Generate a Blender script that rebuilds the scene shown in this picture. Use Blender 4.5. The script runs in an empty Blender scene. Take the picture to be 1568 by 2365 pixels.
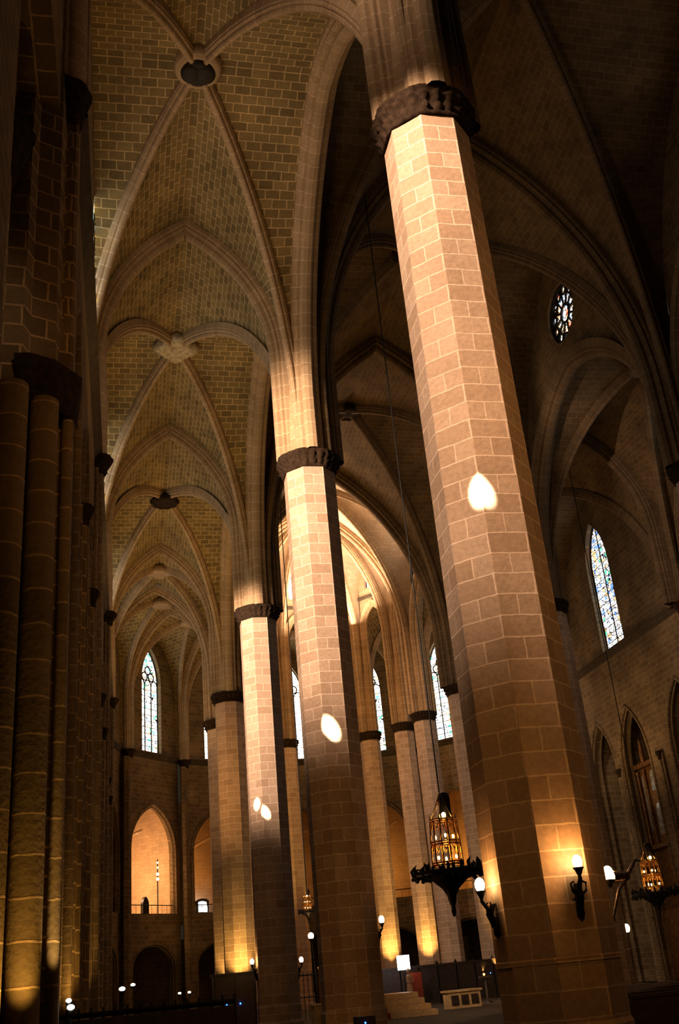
import bpy, bmesh, math, random
import numpy as np
from mathutils import Vector, Matrix
random.seed(7)
PI = math.pi
S = bpy.context.scene
COL = S.collection

# ------------------------------------------------------------------ camera
f_px, PITCH, YAW, ROLL = 2345.98, 0.4266, 0.2277, -0.0953
F = Vector((math.sin(YAW)*math.cos(PITCH), math.cos(YAW)*math.cos(PITCH), math.sin(PITCH)))
R0 = Vector((math.cos(YAW), -math.sin(YAW), 0)); U0 = R0.cross(F)
Rr = R0*math.cos(ROLL) + U0*math.sin(ROLL); Ur = -R0*math.sin(ROLL) + U0*math.cos(ROLL)
cam = bpy.data.cameras.new('camera'); camo = bpy.data.objects.new('camera', cam); COL.objects.link(camo)
M = Matrix((Rr, Ur, -F)).transposed().to_4x4(); M.translation = (0, 0, 1.6)
camo.matrix_world = M
cam.sensor_fit = 'VERTICAL'; cam.sensor_height = 36; cam.lens = 36*f_px/2365; cam.clip_end = 300; cam.clip_start = 0.05
S.camera = camo
# ------------------------------------------------------------------ colour management, world
S.view_settings.view_transform = 'Standard'; S.view_settings.look = 'None'
S.view_settings.exposure = 0.0; S.view_settings.gamma = 1; S.view_settings.use_curve_mapping = False
w = bpy.data.worlds.new('world'); S.world = w; w.use_nodes = True
w.node_tree.nodes['Background'].inputs[0].default_value = (1.0, 0.8, 0.5, 1)
w.node_tree.nodes['Background'].inputs[1].default_value = 0.02

# ------------------------------------------------------------------ plan of the church (metres)
XC, YC1, BAY = 5.333, 13.258, 13.3          # left arcade line, first column, bay length
NW, AW = 12.85, 6.9                          # nave and aisle widths
XR = XC+NW                                  # right arcade line
XL, XRR = XC-AW, 24.83                      # axes of the outer vault springers
WL, WR = -0.88, XRR                         # outer wall faces
ZC0, ZC1 = 15.16, 15.66                     # capital bottom and top
CX = XC+NW/2
Y4 = YC1+3*BAY; Y5 = Y4+6.0                 # last nave pair, start of the apse
RA, RO = 6.2, 13.35                          # radii of the apse columns and of the outer wall
CXA, XR5 = XC+6.2, XC+12.4
def yk(k): return YC1+k*BAY
ANG = [PI-k*PI/7 for k in range(8)]

def lamp(kind, loc, power, col, target=None, size=0.1, size_y=None, spot=60, blend=0.5, spread=180, name=None):
    l = bpy.data.lights.new(name or kind.lower()+'_light', kind); o = bpy.data.objects.new(name or kind.lower()+'_light', l); COL.objects.link(o)
    l.energy = power; l.color = col; o.location = loc
    if kind == 'AREA':
        l.shape = 'RECTANGLE'; l.size = size; l.size_y = size_y or size; l.spread = math.radians(spread)
    else: l.shadow_soft_size = size
    if kind == 'SPOT': l.spot_size = math.radians(spot); l.spot_blend = blend
    if target is not None:
        o.rotation_euler = (Vector(target)-Vector(loc)).to_track_quat('-Z', 'Y').to_euler()
    return o
DAY = (1.0, 0.67, 0.48); GOLD = (1.0, 0.55, 0.14); AMB = (1.0, 0.38, 0.07); WARM = (1.0, 0.62, 0.30)
# daylight through the windows of the left aisle (one light for each bay)
def window_beam(x, y, z, yt, ztop, zbot, e, blend):
    d = math.hypot(XC-x, yt-y); a1 = math.atan((ztop-z)/d); a0 = math.atan((zbot-z)/d); c = (a0+a1)/2
    lamp('SPOT', (x, y, z), e, DAY, (XC, yt, z+d*math.tan(c)), 0.35, spot=math.degrees(a1-a0), blend=blend, name='left_daylight_and_fill').scale = (0.5, 1, 1)
window_beam(-0.70, 8.0, 17.5, yk(0), 15.9, 3.5, 9600, 0.30)
window_beam(-0.62, 20.3, 14.5, yk(1), 20.0, 5.4, 9300, 0.5)
window_beam(-0.62, 33.6, 14.5, yk(2), 17.0, 5.4, 9000, 0.4)
lamp('AREA', (-0.6, 8.5, 19.5), 70, DAY, (5.3, 13.3, 20.5), 2.0, 3.0, spread=70, name='left_daylight_and_fill')  # added dim fill on the springer above the first column
lamp('AREA', (-0.60, 19.0, 18.6), 110, DAY, (5.3, 22, 22), 2.2, 5.0, spread=130, name='left_daylight_and_fill')
# sun shafts through clear quarries of the same windows
SUN = Vector((6.2, 9.8, -12.5))
for tgt, sz, e in [((5.01, 12.53, 7.83), 1.6, 130000), ((5.20, 25.84, 7.47), 1.9, 130000), ((4.72, 39.14, 8.0), 1.35, 130000), ((5.12, 39.14, 7.42), 1.45, 130000)]:
    t = Vector(tgt); lamp('SPOT', t-SUN*0.89, e, (1.0, 0.82, 0.62), t, 0.02, spot=sz, blend=0.6, name='sun_shaft')
lamp('SPOT', Vector((5.26, 25.84, 12.3))-SUN*0.89, 14000, (0.40, 0.52, 1.0), (5.26, 25.84, 12.3), 0.05, spot=2.2, blend=1, name='sun_shaft')
# apse: strong daylight from its clerestory
lamp('AREA', (CX+1.0, Y5+1.5, 22.5), 2300, (1.0, 0.68, 0.48), (CX, Y5+1.5, 30), 5, 5, spread=165, name='apse_uplight')
lamp('POINT', (CX+1, Y5-0.5, 17.0), 300, (1.0, 0.47, 0.13), size=1.0, name='apse_gold_light')  # gold point light, tinted to warm the apse columns
# golden flood lamps on the aisle vaults
for y, e in [(19.9, 70), (33.2, 140), (46.5, 210), (56.2, 60)]:
    lamp('AREA', (2.8, y+1.0, 13.0), e, (1.0, 0.56, 0.17), (2.0, y, 30), 1.0, 1.0, spread=150, name='aisle_vault_uplight')
# nave vaults, very dim
for y, e in [(19.9, 6), (33.2, 38), (46.5, 80)]:
    lamp('AREA', (CX, y, 14.0), e, (1.0, 0.48, 0.13), (CX-2, y, 30), 1.2, 1.2, spread=160, name='nave_vault_uplight')
# right aisle: added fill lights without fixtures
lamp('AREA', (21.0, 46.5, 9.0), 110, (1.0, 0.58, 0.26), (24.8, 46.5, 17), 1.5, 1.5, spread=170, name='right_aisle_fill')
lamp('AREA', (21.3, 30.0, 9.0), 22, (1.0, 0.60, 0.30), (21.3, 30.5, 20), 1.5, 1.5, spread=170, name='right_aisle_fill')
# added warm fill on the first column, then daylight from the west
lamp('AREA', (3.0, -1.0, 12.5), 95, (1.0, 0.46, 0.13), (5.5, 13.0, 9.0), 2, 2, spread=62, name='west_fill_and_daylight')
lamp('SPOT', (3.0, 1.0, 13.0), 700, DAY, (-1.75, 11.3, 10.5), 0.3, spot=13, blend=0.9, name='west_fill_and_daylight')
lamp('SPOT', (0.2, 45.0, 8.0), 2300, (1.0, 0.50, 0.17), (5.2, 53.0, 11.5), 0.5, spot=55, blend=1, name='aisle_floodlight')
# lamps behind the viewer and at the foot of the left pier
lamp('SPOT', (-1.00, 11.75, 1.2), 130, GOLD, (-1.09, 12.35, 3.8), 0.04, spot=80, blend=0.9, name='pier_floodlight')
lamp('SPOT', (-0.68, 12.45, 1.6), 75, (1.0, 0.66, 0.30), (-0.80, 12.80, 3.0), 0.03, spot=60, blend=0.7, name='pier_floodlight')
lamp('SPOT', (-1.30, 11.4, 1.2), 30, GOLD, (-1.45, 11.9, 3.4), 0.04, spot=60, blend=0.9, name='pier_floodlight')

# ------------------------------------------------------------------ materials
def newmat(name):
    m = bpy.data.materials.new(name); m.use_nodes = True
    return m, m.node_tree.nodes, m.node_tree.links, m.node_tree.nodes['Principled BSDF']
def stone(name, c1, c2, mortar, bw=0.64, bh=0.42, ms=0.018, bump=0.35, off=0.5, uvrot=False, stain=0.35, lo=0.62):
    m, N, L, B = newmat(name)
    uv = N.new('ShaderNodeUVMap'); src = uv.outputs[0]
    nz = N.new('ShaderNodeTexNoise'); nz.inputs['Scale'].default_value = 3.0; nz.inputs['Detail'].default_value = 3
    L.new(src, nz.inputs['Vector'])
    ad = N.new('ShaderNodeVectorMath'); ad.operation = 'MULTIPLY_ADD'
    L.new(nz.outputs['Color'], ad.inputs[0]); ad.inputs[1].default_value = (0.045, 0.045, 0); L.new(src, ad.inputs[2])
    br = N.new('ShaderNodeTexBrick'); L.new(ad.outputs[0], br.inputs['Vector'])
    br.offset = off; br.inputs['Scale'].default_value = 1; br.inputs['Brick Width'].default_value = bw
    br.inputs['Row Height'].default_value = bh; br.inputs['Mortar Size'].default_value = ms; br.inputs['Mortar Smooth'].default_value = 0.4
    br.inputs['Bias'].default_value = 0.0
    br.inputs['Color1'].default_value = (*c1, 1); br.inputs['Color2'].default_value = (*c2, 1); br.inputs['Mortar'].default_value = (*mortar, 1)
    tc = N.new('ShaderNodeTexCoord')
    n2 = N.new('ShaderNodeTexNoise'); n2.inputs['Scale'].default_value = 0.55; n2.inputs['Detail'].default_value = 6; n2.inputs['Roughness'].default_value = 0.65
    L.new(tc.outputs['Object'], n2.inputs['Vector'])
    n3 = N.new('ShaderNodeTexNoise'); n3.inputs['Scale'].default_value = 14; n3.inputs['Detail'].default_value = 4
    L.new(tc.outputs['Object'], n3.inputs['Vector'])
    r = N.new('ShaderNodeMapRange'); r.inputs['From Min'].default_value = 0.3; r.inputs['From Max'].default_value = 0.7
    r.inputs['To Min'].default_value = lo; r.inputs['To Max'].default_value = 1.12; L.new(n2.outputs['Fac'], r.inputs['Value'])
    r3 = N.new('ShaderNodeMapRange'); r3.inputs['To Min'].default_value = 0.72; r3.inputs['To Max'].default_value = 1.28; L.new(n3.outputs['Fac'], r3.inputs['Value'])
    mu = N.new('ShaderNodeMath'); mu.operation = 'MULTIPLY'; L.new(r.outputs[0], mu.inputs[0]); L.new(r3.outputs[0], mu.inputs[1])
    mx = N.new('ShaderNodeVectorMath'); mx.operation = 'SCALE'; L.new(br.outputs['Color'], mx.inputs[0]); L.new(mu.outputs[0], mx.inputs['Scale'])
    L.new(mx.outputs[0], B.inputs['Base Color']); B.inputs['Roughness'].default_value = 0.85
    B.inputs['Specular IOR Level'].default_value = 0.25
    bp = N.new('ShaderNodeBump'); bp.inputs['Strength'].default_value = bump; bp.inputs['Distance'].default_value = 0.03
    sb = N.new('ShaderNodeMath'); sb.operation = 'SUBTRACT'; L.new(n3.outputs['Fac'], sb.inputs[0]); L.new(br.outputs['Fac'], sb.inputs[1])
    L.new(sb.outputs[0], bp.inputs['Height']); L.new(bp.outputs[0], B.inputs['Normal'])
    return m
def plain(name, col, rough=0.6, metal=0.0, var=0.3, scale=6.0, bump=0.2, spec=0.4):
    m, N, L, B = newmat(name)
    tc = N.new('ShaderNodeTexCoord'); nz = N.new('ShaderNodeTexNoise'); nz.inputs['Scale'].default_value = scale; nz.inputs['Detail'].default_value = 5
    L.new(tc.outputs['Object'], nz.inputs['Vector'])
    r = N.new('ShaderNodeMapRange'); r.inputs['From Min'].default_value = 0.3; r.inputs['From Max'].default_value = 0.7
    r.inputs['To Min'].default_value = 1-var; r.inputs['To Max'].default_value = 1+var; L.new(nz.outputs['Fac'], r.inputs['Value'])
    mx = N.new('ShaderNodeVectorMath'); mx.operation = 'SCALE'; mx.inputs[0].default_value = col; L.new(r.outputs[0], mx.inputs['Scale'])
    L.new(mx.outputs[0], B.inputs['Base Color'])
    B.inputs['Roughness'].default_value = rough; B.inputs['Metallic'].default_value = metal; B.inputs['Specular IOR Level'].default_value = spec
    bp = N.new('ShaderNodeBump'); bp.inputs['Strength'].default_value = bump; bp.inputs['Distance'].default_value = 0.02
    L.new(nz.outputs['Fac'], bp.inputs['Height']); L.new(bp.outputs[0], B.inputs['Normal'])
    return m
def glow(name, col, strength):
    m, N, L, B = newmat(name)
    B.inputs['Base Color'].default_value = (*col, 1); B.inputs['Emission Color'].default_value = (*col, 1); B.inputs['Emission Strength'].default_value = strength
    return m
def glass(name, strength, stops, cell=0.16, lead=0.10, tint=(1, 1, 1)):
    """leaded stained glass lit by the sky behind it"""
    m, N, L, B = newmat(name)
    uv = N.new('ShaderNodeUVMap')
    vo = N.new('ShaderNodeTexVoronoi'); vo.inputs['Scale'].default_value = 1/cell; L.new(uv.outputs[0], vo.inputs['Vector'])
    sp = N.new('ShaderNodeSeparateColor'); L.new(vo.outputs['Color'], sp.inputs[0])
    cr = N.new('ShaderNodeValToRGB'); cr.color_ramp.interpolation = 'CONSTANT'
    e = cr.color_ramp.elements
    e[0].position = 0; e[0].color = (*stops[0][1], 1); e[1].position = stops[1][0]; e[1].color = (*stops[1][1], 1)
    for p, c in stops[2:]:
        q = e.new(p); q.color = (*c, 1)
    L.new(sp.outputs[0], cr.inputs[0])
    v2 = N.new('ShaderNodeTexVoronoi'); v2.feature = 'DISTANCE_TO_EDGE'; v2.inputs['Scale'].default_value = 1/cell; L.new(uv.outputs[0], v2.inputs['Vector'])
    gt = N.new('ShaderNodeMapRange'); gt.inputs['From Min'].default_value = lead*0.5; gt.inputs['From Max'].default_value = lead
    L.new(v2.outputs['Distance'], gt.inputs['Value'])
    br = N.new('ShaderNodeTexBrick'); br.offset = 0.0; L.new(uv.outputs[0], br.inputs['Vector']); br.inputs['Scale'].default_value = 1
    br.inputs['Brick Width'].default_value = 50; br.inputs['Row Height'].default_value = 0.42; br.inputs['Mortar Size'].default_value = 0.02
    iv = N.new('ShaderNodeMath'); iv.operation = 'SUBTRACT'; iv.inputs[0].default_value = 1; L.new(br.outputs['Fac'], iv.inputs[1])
    mu = N.new('ShaderNodeMath'); mu.operation = 'MULTIPLY'; L.new(gt.outputs[0], mu.inputs[0]); L.new(iv.outputs[0], mu.inputs[1])
    ms = N.new('ShaderNodeMath'); ms.operation = 'MULTIPLY'; L.new(mu.outputs[0], ms.inputs[0]); ms.inputs[1].default_value = strength
    B.inputs['Base Color'].default_value = (0.02, 0.02, 0.02, 1); B.inputs['Roughness'].default_value = 0.3
    L.new(cr.outputs[0], B.inputs['Emission Color']); L.new(ms.outputs[0], B.inputs['Emission Strength'])
    return m
WH = (1.0, 0.93, 0.86); BL = (0.12, 0.28, 1.0); LB = (0.55, 0.72, 1.0); GR = (0.08, 0.5, 0.28); OR = (1.0, 0.5, 0.22); YE = (1.0, 0.8, 0.45); RD = (0.8, 0.12, 0.06)
MT = {
 'column': stone('column_stone', (0.55, 0.41, 0.29), (0.43, 0.305, 0.20), (0.76, 0.60, 0.45), 0.62, 0.31, 0.014, 0.25, lo=0.85),
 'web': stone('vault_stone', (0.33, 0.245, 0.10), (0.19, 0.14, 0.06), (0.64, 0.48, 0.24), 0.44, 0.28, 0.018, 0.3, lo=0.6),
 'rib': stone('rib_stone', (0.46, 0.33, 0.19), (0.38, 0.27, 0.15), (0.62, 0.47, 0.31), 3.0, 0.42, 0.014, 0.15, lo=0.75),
 'shadedarch': stone('shaded_arch_stone', (0.20, 0.135, 0.07), (0.16, 0.11, 0.055), (0.30, 0.21, 0.12), 3.0, 0.42, 0.014, 0.15, lo=0.6),  # darker copy of the rib stone, shade of the nave in its colour
 'shadedweb': stone('shaded_vault_stone', (0.20, 0.135, 0.06), (0.14, 0.09, 0.04), (0.27, 0.19, 0.10), 0.44, 0.28, 0.016, 0.3, lo=0.5),  # darker copy of the vault stone, dimness put into the colour
 'wall': stone('wall_stone', (0.26, 0.185, 0.095), (0.17, 0.12, 0.06), (0.36, 0.26, 0.14), 0.5, 0.27, 0.018, 0.35, lo=0.5),
 'pier': stone('pier_stone', (0.22, 0.15, 0.065), (0.14, 0.095, 0.04), (0.50, 0.34, 0.16), 0.50, 0.33, 0.020, 0.45, lo=0.65),
 'drum': stone('drum_stone', (0.24, 0.17, 0.075), (0.17, 0.12, 0.05), (0.50, 0.34, 0.16), 60.0, 0.45, 0.016, 0.4, lo=0.65),
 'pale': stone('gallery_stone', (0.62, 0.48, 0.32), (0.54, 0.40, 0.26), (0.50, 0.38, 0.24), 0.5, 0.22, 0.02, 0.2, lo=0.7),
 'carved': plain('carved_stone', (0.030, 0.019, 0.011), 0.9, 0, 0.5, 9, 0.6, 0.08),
 'carvedlight': plain('carved_boss_stone', (0.50, 0.42, 0.27), 0.8, 0, 0.4, 5, 0.5),
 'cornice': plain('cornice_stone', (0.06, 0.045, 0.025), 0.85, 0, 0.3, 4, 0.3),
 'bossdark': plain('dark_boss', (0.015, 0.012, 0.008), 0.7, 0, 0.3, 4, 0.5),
 'floor': stone('floor_stone', (0.10, 0.08, 0.05), (0.07, 0.055, 0.035), (0.05, 0.04, 0.03), 0.9, 0.6, 0.012, 0.1),
 'iron': plain('wrought_iron', (0.012, 0.010, 0.008), 0.5, 0.6, 0.3, 20),
 'brass': plain('gilded_brass', (0.75, 0.42, 0.12), 0.25, 1.0, 0.3, 20),
 'steel': plain('steel', (0.55, 0.45, 0.40), 0.3, 1.0, 0.1, 20),
 'wood': plain('dark_wood', (0.035, 0.022, 0.014), 0.55, 0, 0.4, 8),
 'oak': plain('oak', (0.62, 0.40, 0.16), 0.5, 0, 0.2, 8),
 'carpet': plain('red_carpet', (0.35, 0.04, 0.02), 0.9, 0, 0.2, 30),
 'redpanel': plain('red_cloth', (0.42, 0.08, 0.04), 0.8, 0, 0.15, 10),
 'altarstone': plain('altar_stone', (0.55, 0.38, 0.17), 0.6, 0, 0.25, 4),
 'wax': plain('wax', (0.6, 0.2, 0.1), 0.5, 0, 0.1, 4),
 'statue': plain('painted_statue', (0.75, 0.5, 0.32), 0.5, 0, 0.3, 8),
 'pane': plain('painting', (0.42, 0.44, 0.42), 0.4, 0, 0.6, 5),
 'gilt': plain('gilt_wood', (0.22, 0.11, 0.035), 0.5, 0.2, 0.5, 7),
 'black': plain('black_paint', (0.006, 0.006, 0.006), 0.5, 0, 0.2, 8),
 'cable': plain('cable', (0.01, 0.01, 0.008), 0.6, 0, 0.1, 8),
 'bulb': glow('lamp_bulb', (1.0, 0.62, 0.28), 40),
 'bulbdim': glow('small_lamp_bulb', (1.0, 0.60, 0.22), 14),
 'flood': glow('flood_lens', (1.0, 0.86, 0.68), 30),
 'flame': glow('candle_flame', (1.0, 0.32, 0.08), 6),
 'led': glow('blue_led', (0.02, 0.10, 1.0), 12),
 'lantern': glow('white_light_box', (1.0, 0.88, 0.95), 7),
 'glass_side': glass('stained_glass_blue', 2.6, [(0, WH), (0.50, LB), (0.66, BL), (0.76, WH), (0.88, OR), (0.95, GR)], 0.20, 0.09),
 'glass_apse': glass('stained_glass_pale', 4.0, [(0, WH), (0.62, YE), (0.78, LB), (0.88, OR), (0.93, GR)], 0.17, 0.07),
 'glass_left': glass('stained_glass_left', 2.2, [(0, WH), (0.62, YE), (0.78, LB), (0.88, OR), (0.93, GR)], 0.30, 0.10),
 'glass_white': glass('pale_glass', 5.0, [(0, WH), (0.8, YE), (0.92, LB)], 0.22, 0.03),
 'glass_rose': glass('rose_glass', 5, [(0, WH), (0.35, OR), (0.60, YE), (0.72, RD), (0.84, WH), (0.93, LB)], 0.22, 0.10),
}

# ------------------------------------------------------------------ mesh helpers
class MB:
    def __init__(s): s.v = []; s.f = []; s.uv = []; s.sm = []
    def quad(s, pts, uvs, smooth=False):
        b = len(s.v); s.v += [tuple(p) for p in pts]; s.f.append(tuple(range(b, b+len(pts)))); s.uv.append([tuple(u) for u in uvs]); s.sm.append(smooth)
    def grid(s, P, UV, smooth=True, closed=False):
        """P[i][j] points, UV[i][j]"""
        ni, nj = len(P), len(P[0]); b = len(s.v)
        for row in P: s.v += [tuple(p) for p in row]
        for i in range(ni-1):
            for j in range(nj-1):
                s.f.append((b+i*nj+j, b+(i+1)*nj+j, b+(i+1)*nj+j+1, b+i*nj+j+1))
                s.uv.append([UV[i][j], UV[i+1][j], UV[i+1][j+1], UV[i][j+1]]); s.sm.append(smooth)
    def box(s, c, d, rz=0):
        x, y, z = c; a, b_, h = d[0]/2, d[1]/2, d[2]/2; cs, sn = math.cos(rz), math.sin(rz)
        def q(u, v, t): return (x+u*cs-v*sn, y+u*sn+v*cs, z+t)
        for pts, ax in [([(-a,-b_,-h),(a,-b_,-h),(a,-b_,h),(-a,-b_,h)],0),([(a,-b_,-h),(a,b_,-h),(a,b_,h),(a,-b_,h)],1),([(a,b_,-h),(-a,b_,-h),(-a,b_,h),(a,b_,h)],0),
                        ([(-a,b_,-h),(-a,-b_,-h),(-a,-b_,h),(-a,b_,h)],1),([(-a,-b_,h),(a,-b_,h),(a,b_,h),(-a,b_,h)],2),([(-a,b_,-h),(a,b_,-h),(a,-b_,-h),(-a,-b_,-h)],2)]:
            s.quad([q(*p) for p in pts], [(p[0], p[2]) if ax == 0 else (p[1], p[2]) if ax == 1 else (p[0], p[1]) for p in pts])
    def lathe(s, c, prof, n=16, smooth=True, rfun=None, a0=0.0, a1=2*PI, cap=True):
        """prof: list of (r, z)"""
        P = []; UV = []; L = 0
        for i, (r, z) in enumerate(prof):
            if i: L += math.hypot(r-prof[i-1][0], z-prof[i-1][1])
            row = []; ur = []
            for j in range(n+1):
                a = a0+(a1-a0)*j/n; rr = r*(rfun(a, z) if rfun else 1)
                row.append((c[0]+rr*math.cos(a), c[1]+rr*math.sin(a), c[2]+z)); ur.append(((a-a0)*max(0.3, max(p[0] for p in prof)), L))
            P.append(row); UV.append(ur)
        s.grid(P, UV, smooth)
        if cap:
            for row, r in ((P[0][::-1], prof[0][0]), (P[-1], prof[-1][0])):
                if r > 1e-4: s.quad(row[:-1] if abs(a1-a0-2*PI) < 1e-6 else row, [(p[0], p[1]) for p in (row[:-1] if abs(a1-a0-2*PI) < 1e-6 else row)])
    def tube(s, pts, r, n=8, smooth=True):
        pts = [Vector(p) for p in pts]; P = []; UV = []; L = 0
        rs = r if isinstance(r, (list, tuple)) else [r]*len(pts)
        up = Vector((0.31, 0.2, 0.93)).normalized()
        for i, p in enumerate(pts):
            t = (pts[min(i+1, len(pts)-1)]-pts[max(i-1, 0)]).normalized()
            a = t.cross(up)
            if a.length < 0.05: a = t.cross(Vector((1, 0, 0)))
            a.normalize(); b = t.cross(a)
            if i: L += (p-pts[i-1]).length
            P.append([p+(a*math.cos(2*PI*j/n)+b*math.sin(2*PI*j/n))*rs[i] for j in range(n+1)]); UV.append([(j*rs[i], L) for j in range(n+1)])
        s.grid(P, UV, smooth)
        s.quad(P[0][:-1], [(0, 0)]*n); s.quad(P[-1][:-1][::-1], [(0, 0)]*n)
    def ball(s, c, r, n=10, sc=(1, 1, 1)):
        P = []; UV = []
        for i in range(n+1):
            t = PI*i/n
            P.append([(c[0]+r*sc[0]*math.sin(t)*math.cos(2*PI*j/n), c[1]+r*sc[1]*math.sin(t)*math.sin(2*PI*j/n), c[2]-r*sc[2]*math.cos(t)) for j in range(n+1)])
            UV.append([(j*r, i*r) for j in range(n+1)])
        s.grid(P, UV)
    def sweep(s, pts, side, prof, center=None):
        """planar arch sweep; prof (a, b): a along side, b towards the inside of the arch"""
        pts = [Vector(p) for p in pts]; side = Vector(side).normalized(); P = []; UV = []; L = 0
        per = [0]
        for k in range(1, len(prof)): per.append(per[-1]+math.hypot(prof[k][0]-prof[k-1][0], prof[k][1]-prof[k-1][1]))
        mid = Vector(center) if center is not None else (pts[0]+pts[-1])/2
        for i, p in enumerate(pts):
            t = (pts[min(i+1, len(pts)-1)]-pts[max(i-1, 0)]).normalized()
            n = side.cross(t).normalized()
            if n.dot(mid-p) < 0: n = -n
            if i: L += (p-pts[i-1]).length
            P.append([p+side*a+n*b for a, b in prof]); UV.append([(q, L) for q in per])
        s.grid(P, UV, False)
    def build(s, name, m, parent=None, loc=None):
        me = bpy.data.meshes.new(name); off = Vector(loc) if loc is not None else Vector((0, 0, 0))
        me.from_pydata([tuple(Vector(p)-off) for p in s.v], [], s.f)
        ul = me.uv_layers.new(name='UVMap'); k = 0
        flat = [c for fu in s.uv for u in fu for c in u]
        ul.data.foreach_set('uv', flat)
        me.polygons.foreach_set('use_smooth', s.sm); me.materials.append(MT[m] if isinstance(m, str) else m); me.update()
        o = bpy.data.objects.new(name, me); COL.objects.link(o)
        if parent is not None:
            o.parent = parent; q = parent; wl = Vector((0, 0, 0))
            while q is not None: wl += Vector(q.location); q = q.parent
            o.location = off-wl
        else: o.location = off
        return o
def tag(o, label=None, cat=None, group=None, kind=None):
    for k, v in (('label', label), ('category', cat), ('group', group), ('kind', kind)):
        if v: o[k] = v
    return o
def thing(name, label, cat, loc=(0, 0, 0), group=None, kind=None):
    o = bpy.data.objects.new(name, None); COL.objects.link(o); o.location = loc; o.empty_display_size = 0.2
    return tag(o, label, cat, group, kind)
def copy_tree(o, parent=None, loc=None, label=None):
    c = o.copy(); COL.objects.link(c)
    if parent is not None: c.parent = parent
    if loc is not None: c.location = loc
    if label: c['label'] = label
    for ch in list(o.children): copy_tree(ch, c)
    return c

# ------------------------------------------------------------------ arch geometry
NS, NA = 4, 18
def half_arch(corner, mid, zs, zc, off=0.45, z0=ZC1-0.05):
    """points from the springer (at corner) to the crown above mid"""
    cx, cy = corner; mx, my = mid; D = math.hypot(mx-cx, my-cy); dx, dy = (mx-cx)/D, (my-cy)/D
    a = D-off; h = zc-zs; out = []
    for j in range(NS): out.append(Vector((cx+dx*off, cy+dy*off, z0+(zs-z0)*j/NS)))
    for j in range(NA+1):
        if h >= a:
            r = (h*h+a*a)/(2*a); ph = math.asin(min(1, h/r))*j/NA; x = r-r*math.cos(ph); z = r*math.sin(ph)
        else:
            ph = PI/2*j/NA; x = a*(1-math.cos(ph)); z = h*math.sin(ph)
        out.append(Vector((cx+dx*(off+x), cy+dy*(off+x), zs+z)))
    return out
def full_arch(pA, pB, zs, zc, off=0.45, z0=ZC1-0.05):
    m = ((pA[0]+pB[0])/2, (pA[1]+pB[1])/2)
    a = half_arch(pA, m, zs, zc, off, z0); b = half_arch(pB, m, zs, zc, off, z0)
    return a+b[::-1][1:]
def ribprof(w, d):
    h = [(-w/2, -0.12), (-w/2, .28*d), (-.40*w, .36*d), (-.44*w, .52*d), (-.34*w, .62*d), (-.22*w, .62*d), (-.24*w, .80*d), (-.15*w, .96*d), (0, d)]
    return h+[(-a, b) for a, b in h[::-1][1:]]
def arch_obj(name, label, cat, pA, pB, zs, zc, w, d, mat, off=0.45, z0=ZC1-0.05, group=None, parent=None):
    pts = full_arch(pA, pB, zs, zc, off, z0); side = Vector((-(pB[1]-pA[1]), pB[0]-pA[0], 0))
    mb = MB(); mb.sweep(pts, side, ribprof(w, d), center=((pA[0]+pB[0])/2, (pA[1]+pB[1])/2, zs))
    o = mb.build(name, mat, parent)
    if parent is None: tag(o, label, cat, group)
    return o
def web(mb, B, D, n=8):
    """vault cell between boundary curve B and rib curve D (both springer to crown)"""
    P = []; UV = []; L = 0
    for i in range(len(B)):
        if i: L += ((B[i]-B[i-1]).length*0.5+(D[i]-D[i-1]).length*0.5)
        d = (D[i]-B[i]).length
        P.append([B[i].lerp(D[i], j/n) for j in range(n+1)]); UV.append([(d*j/n, L) for j in range(n+1)])
    mb.grid(P, UV, True)
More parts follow.
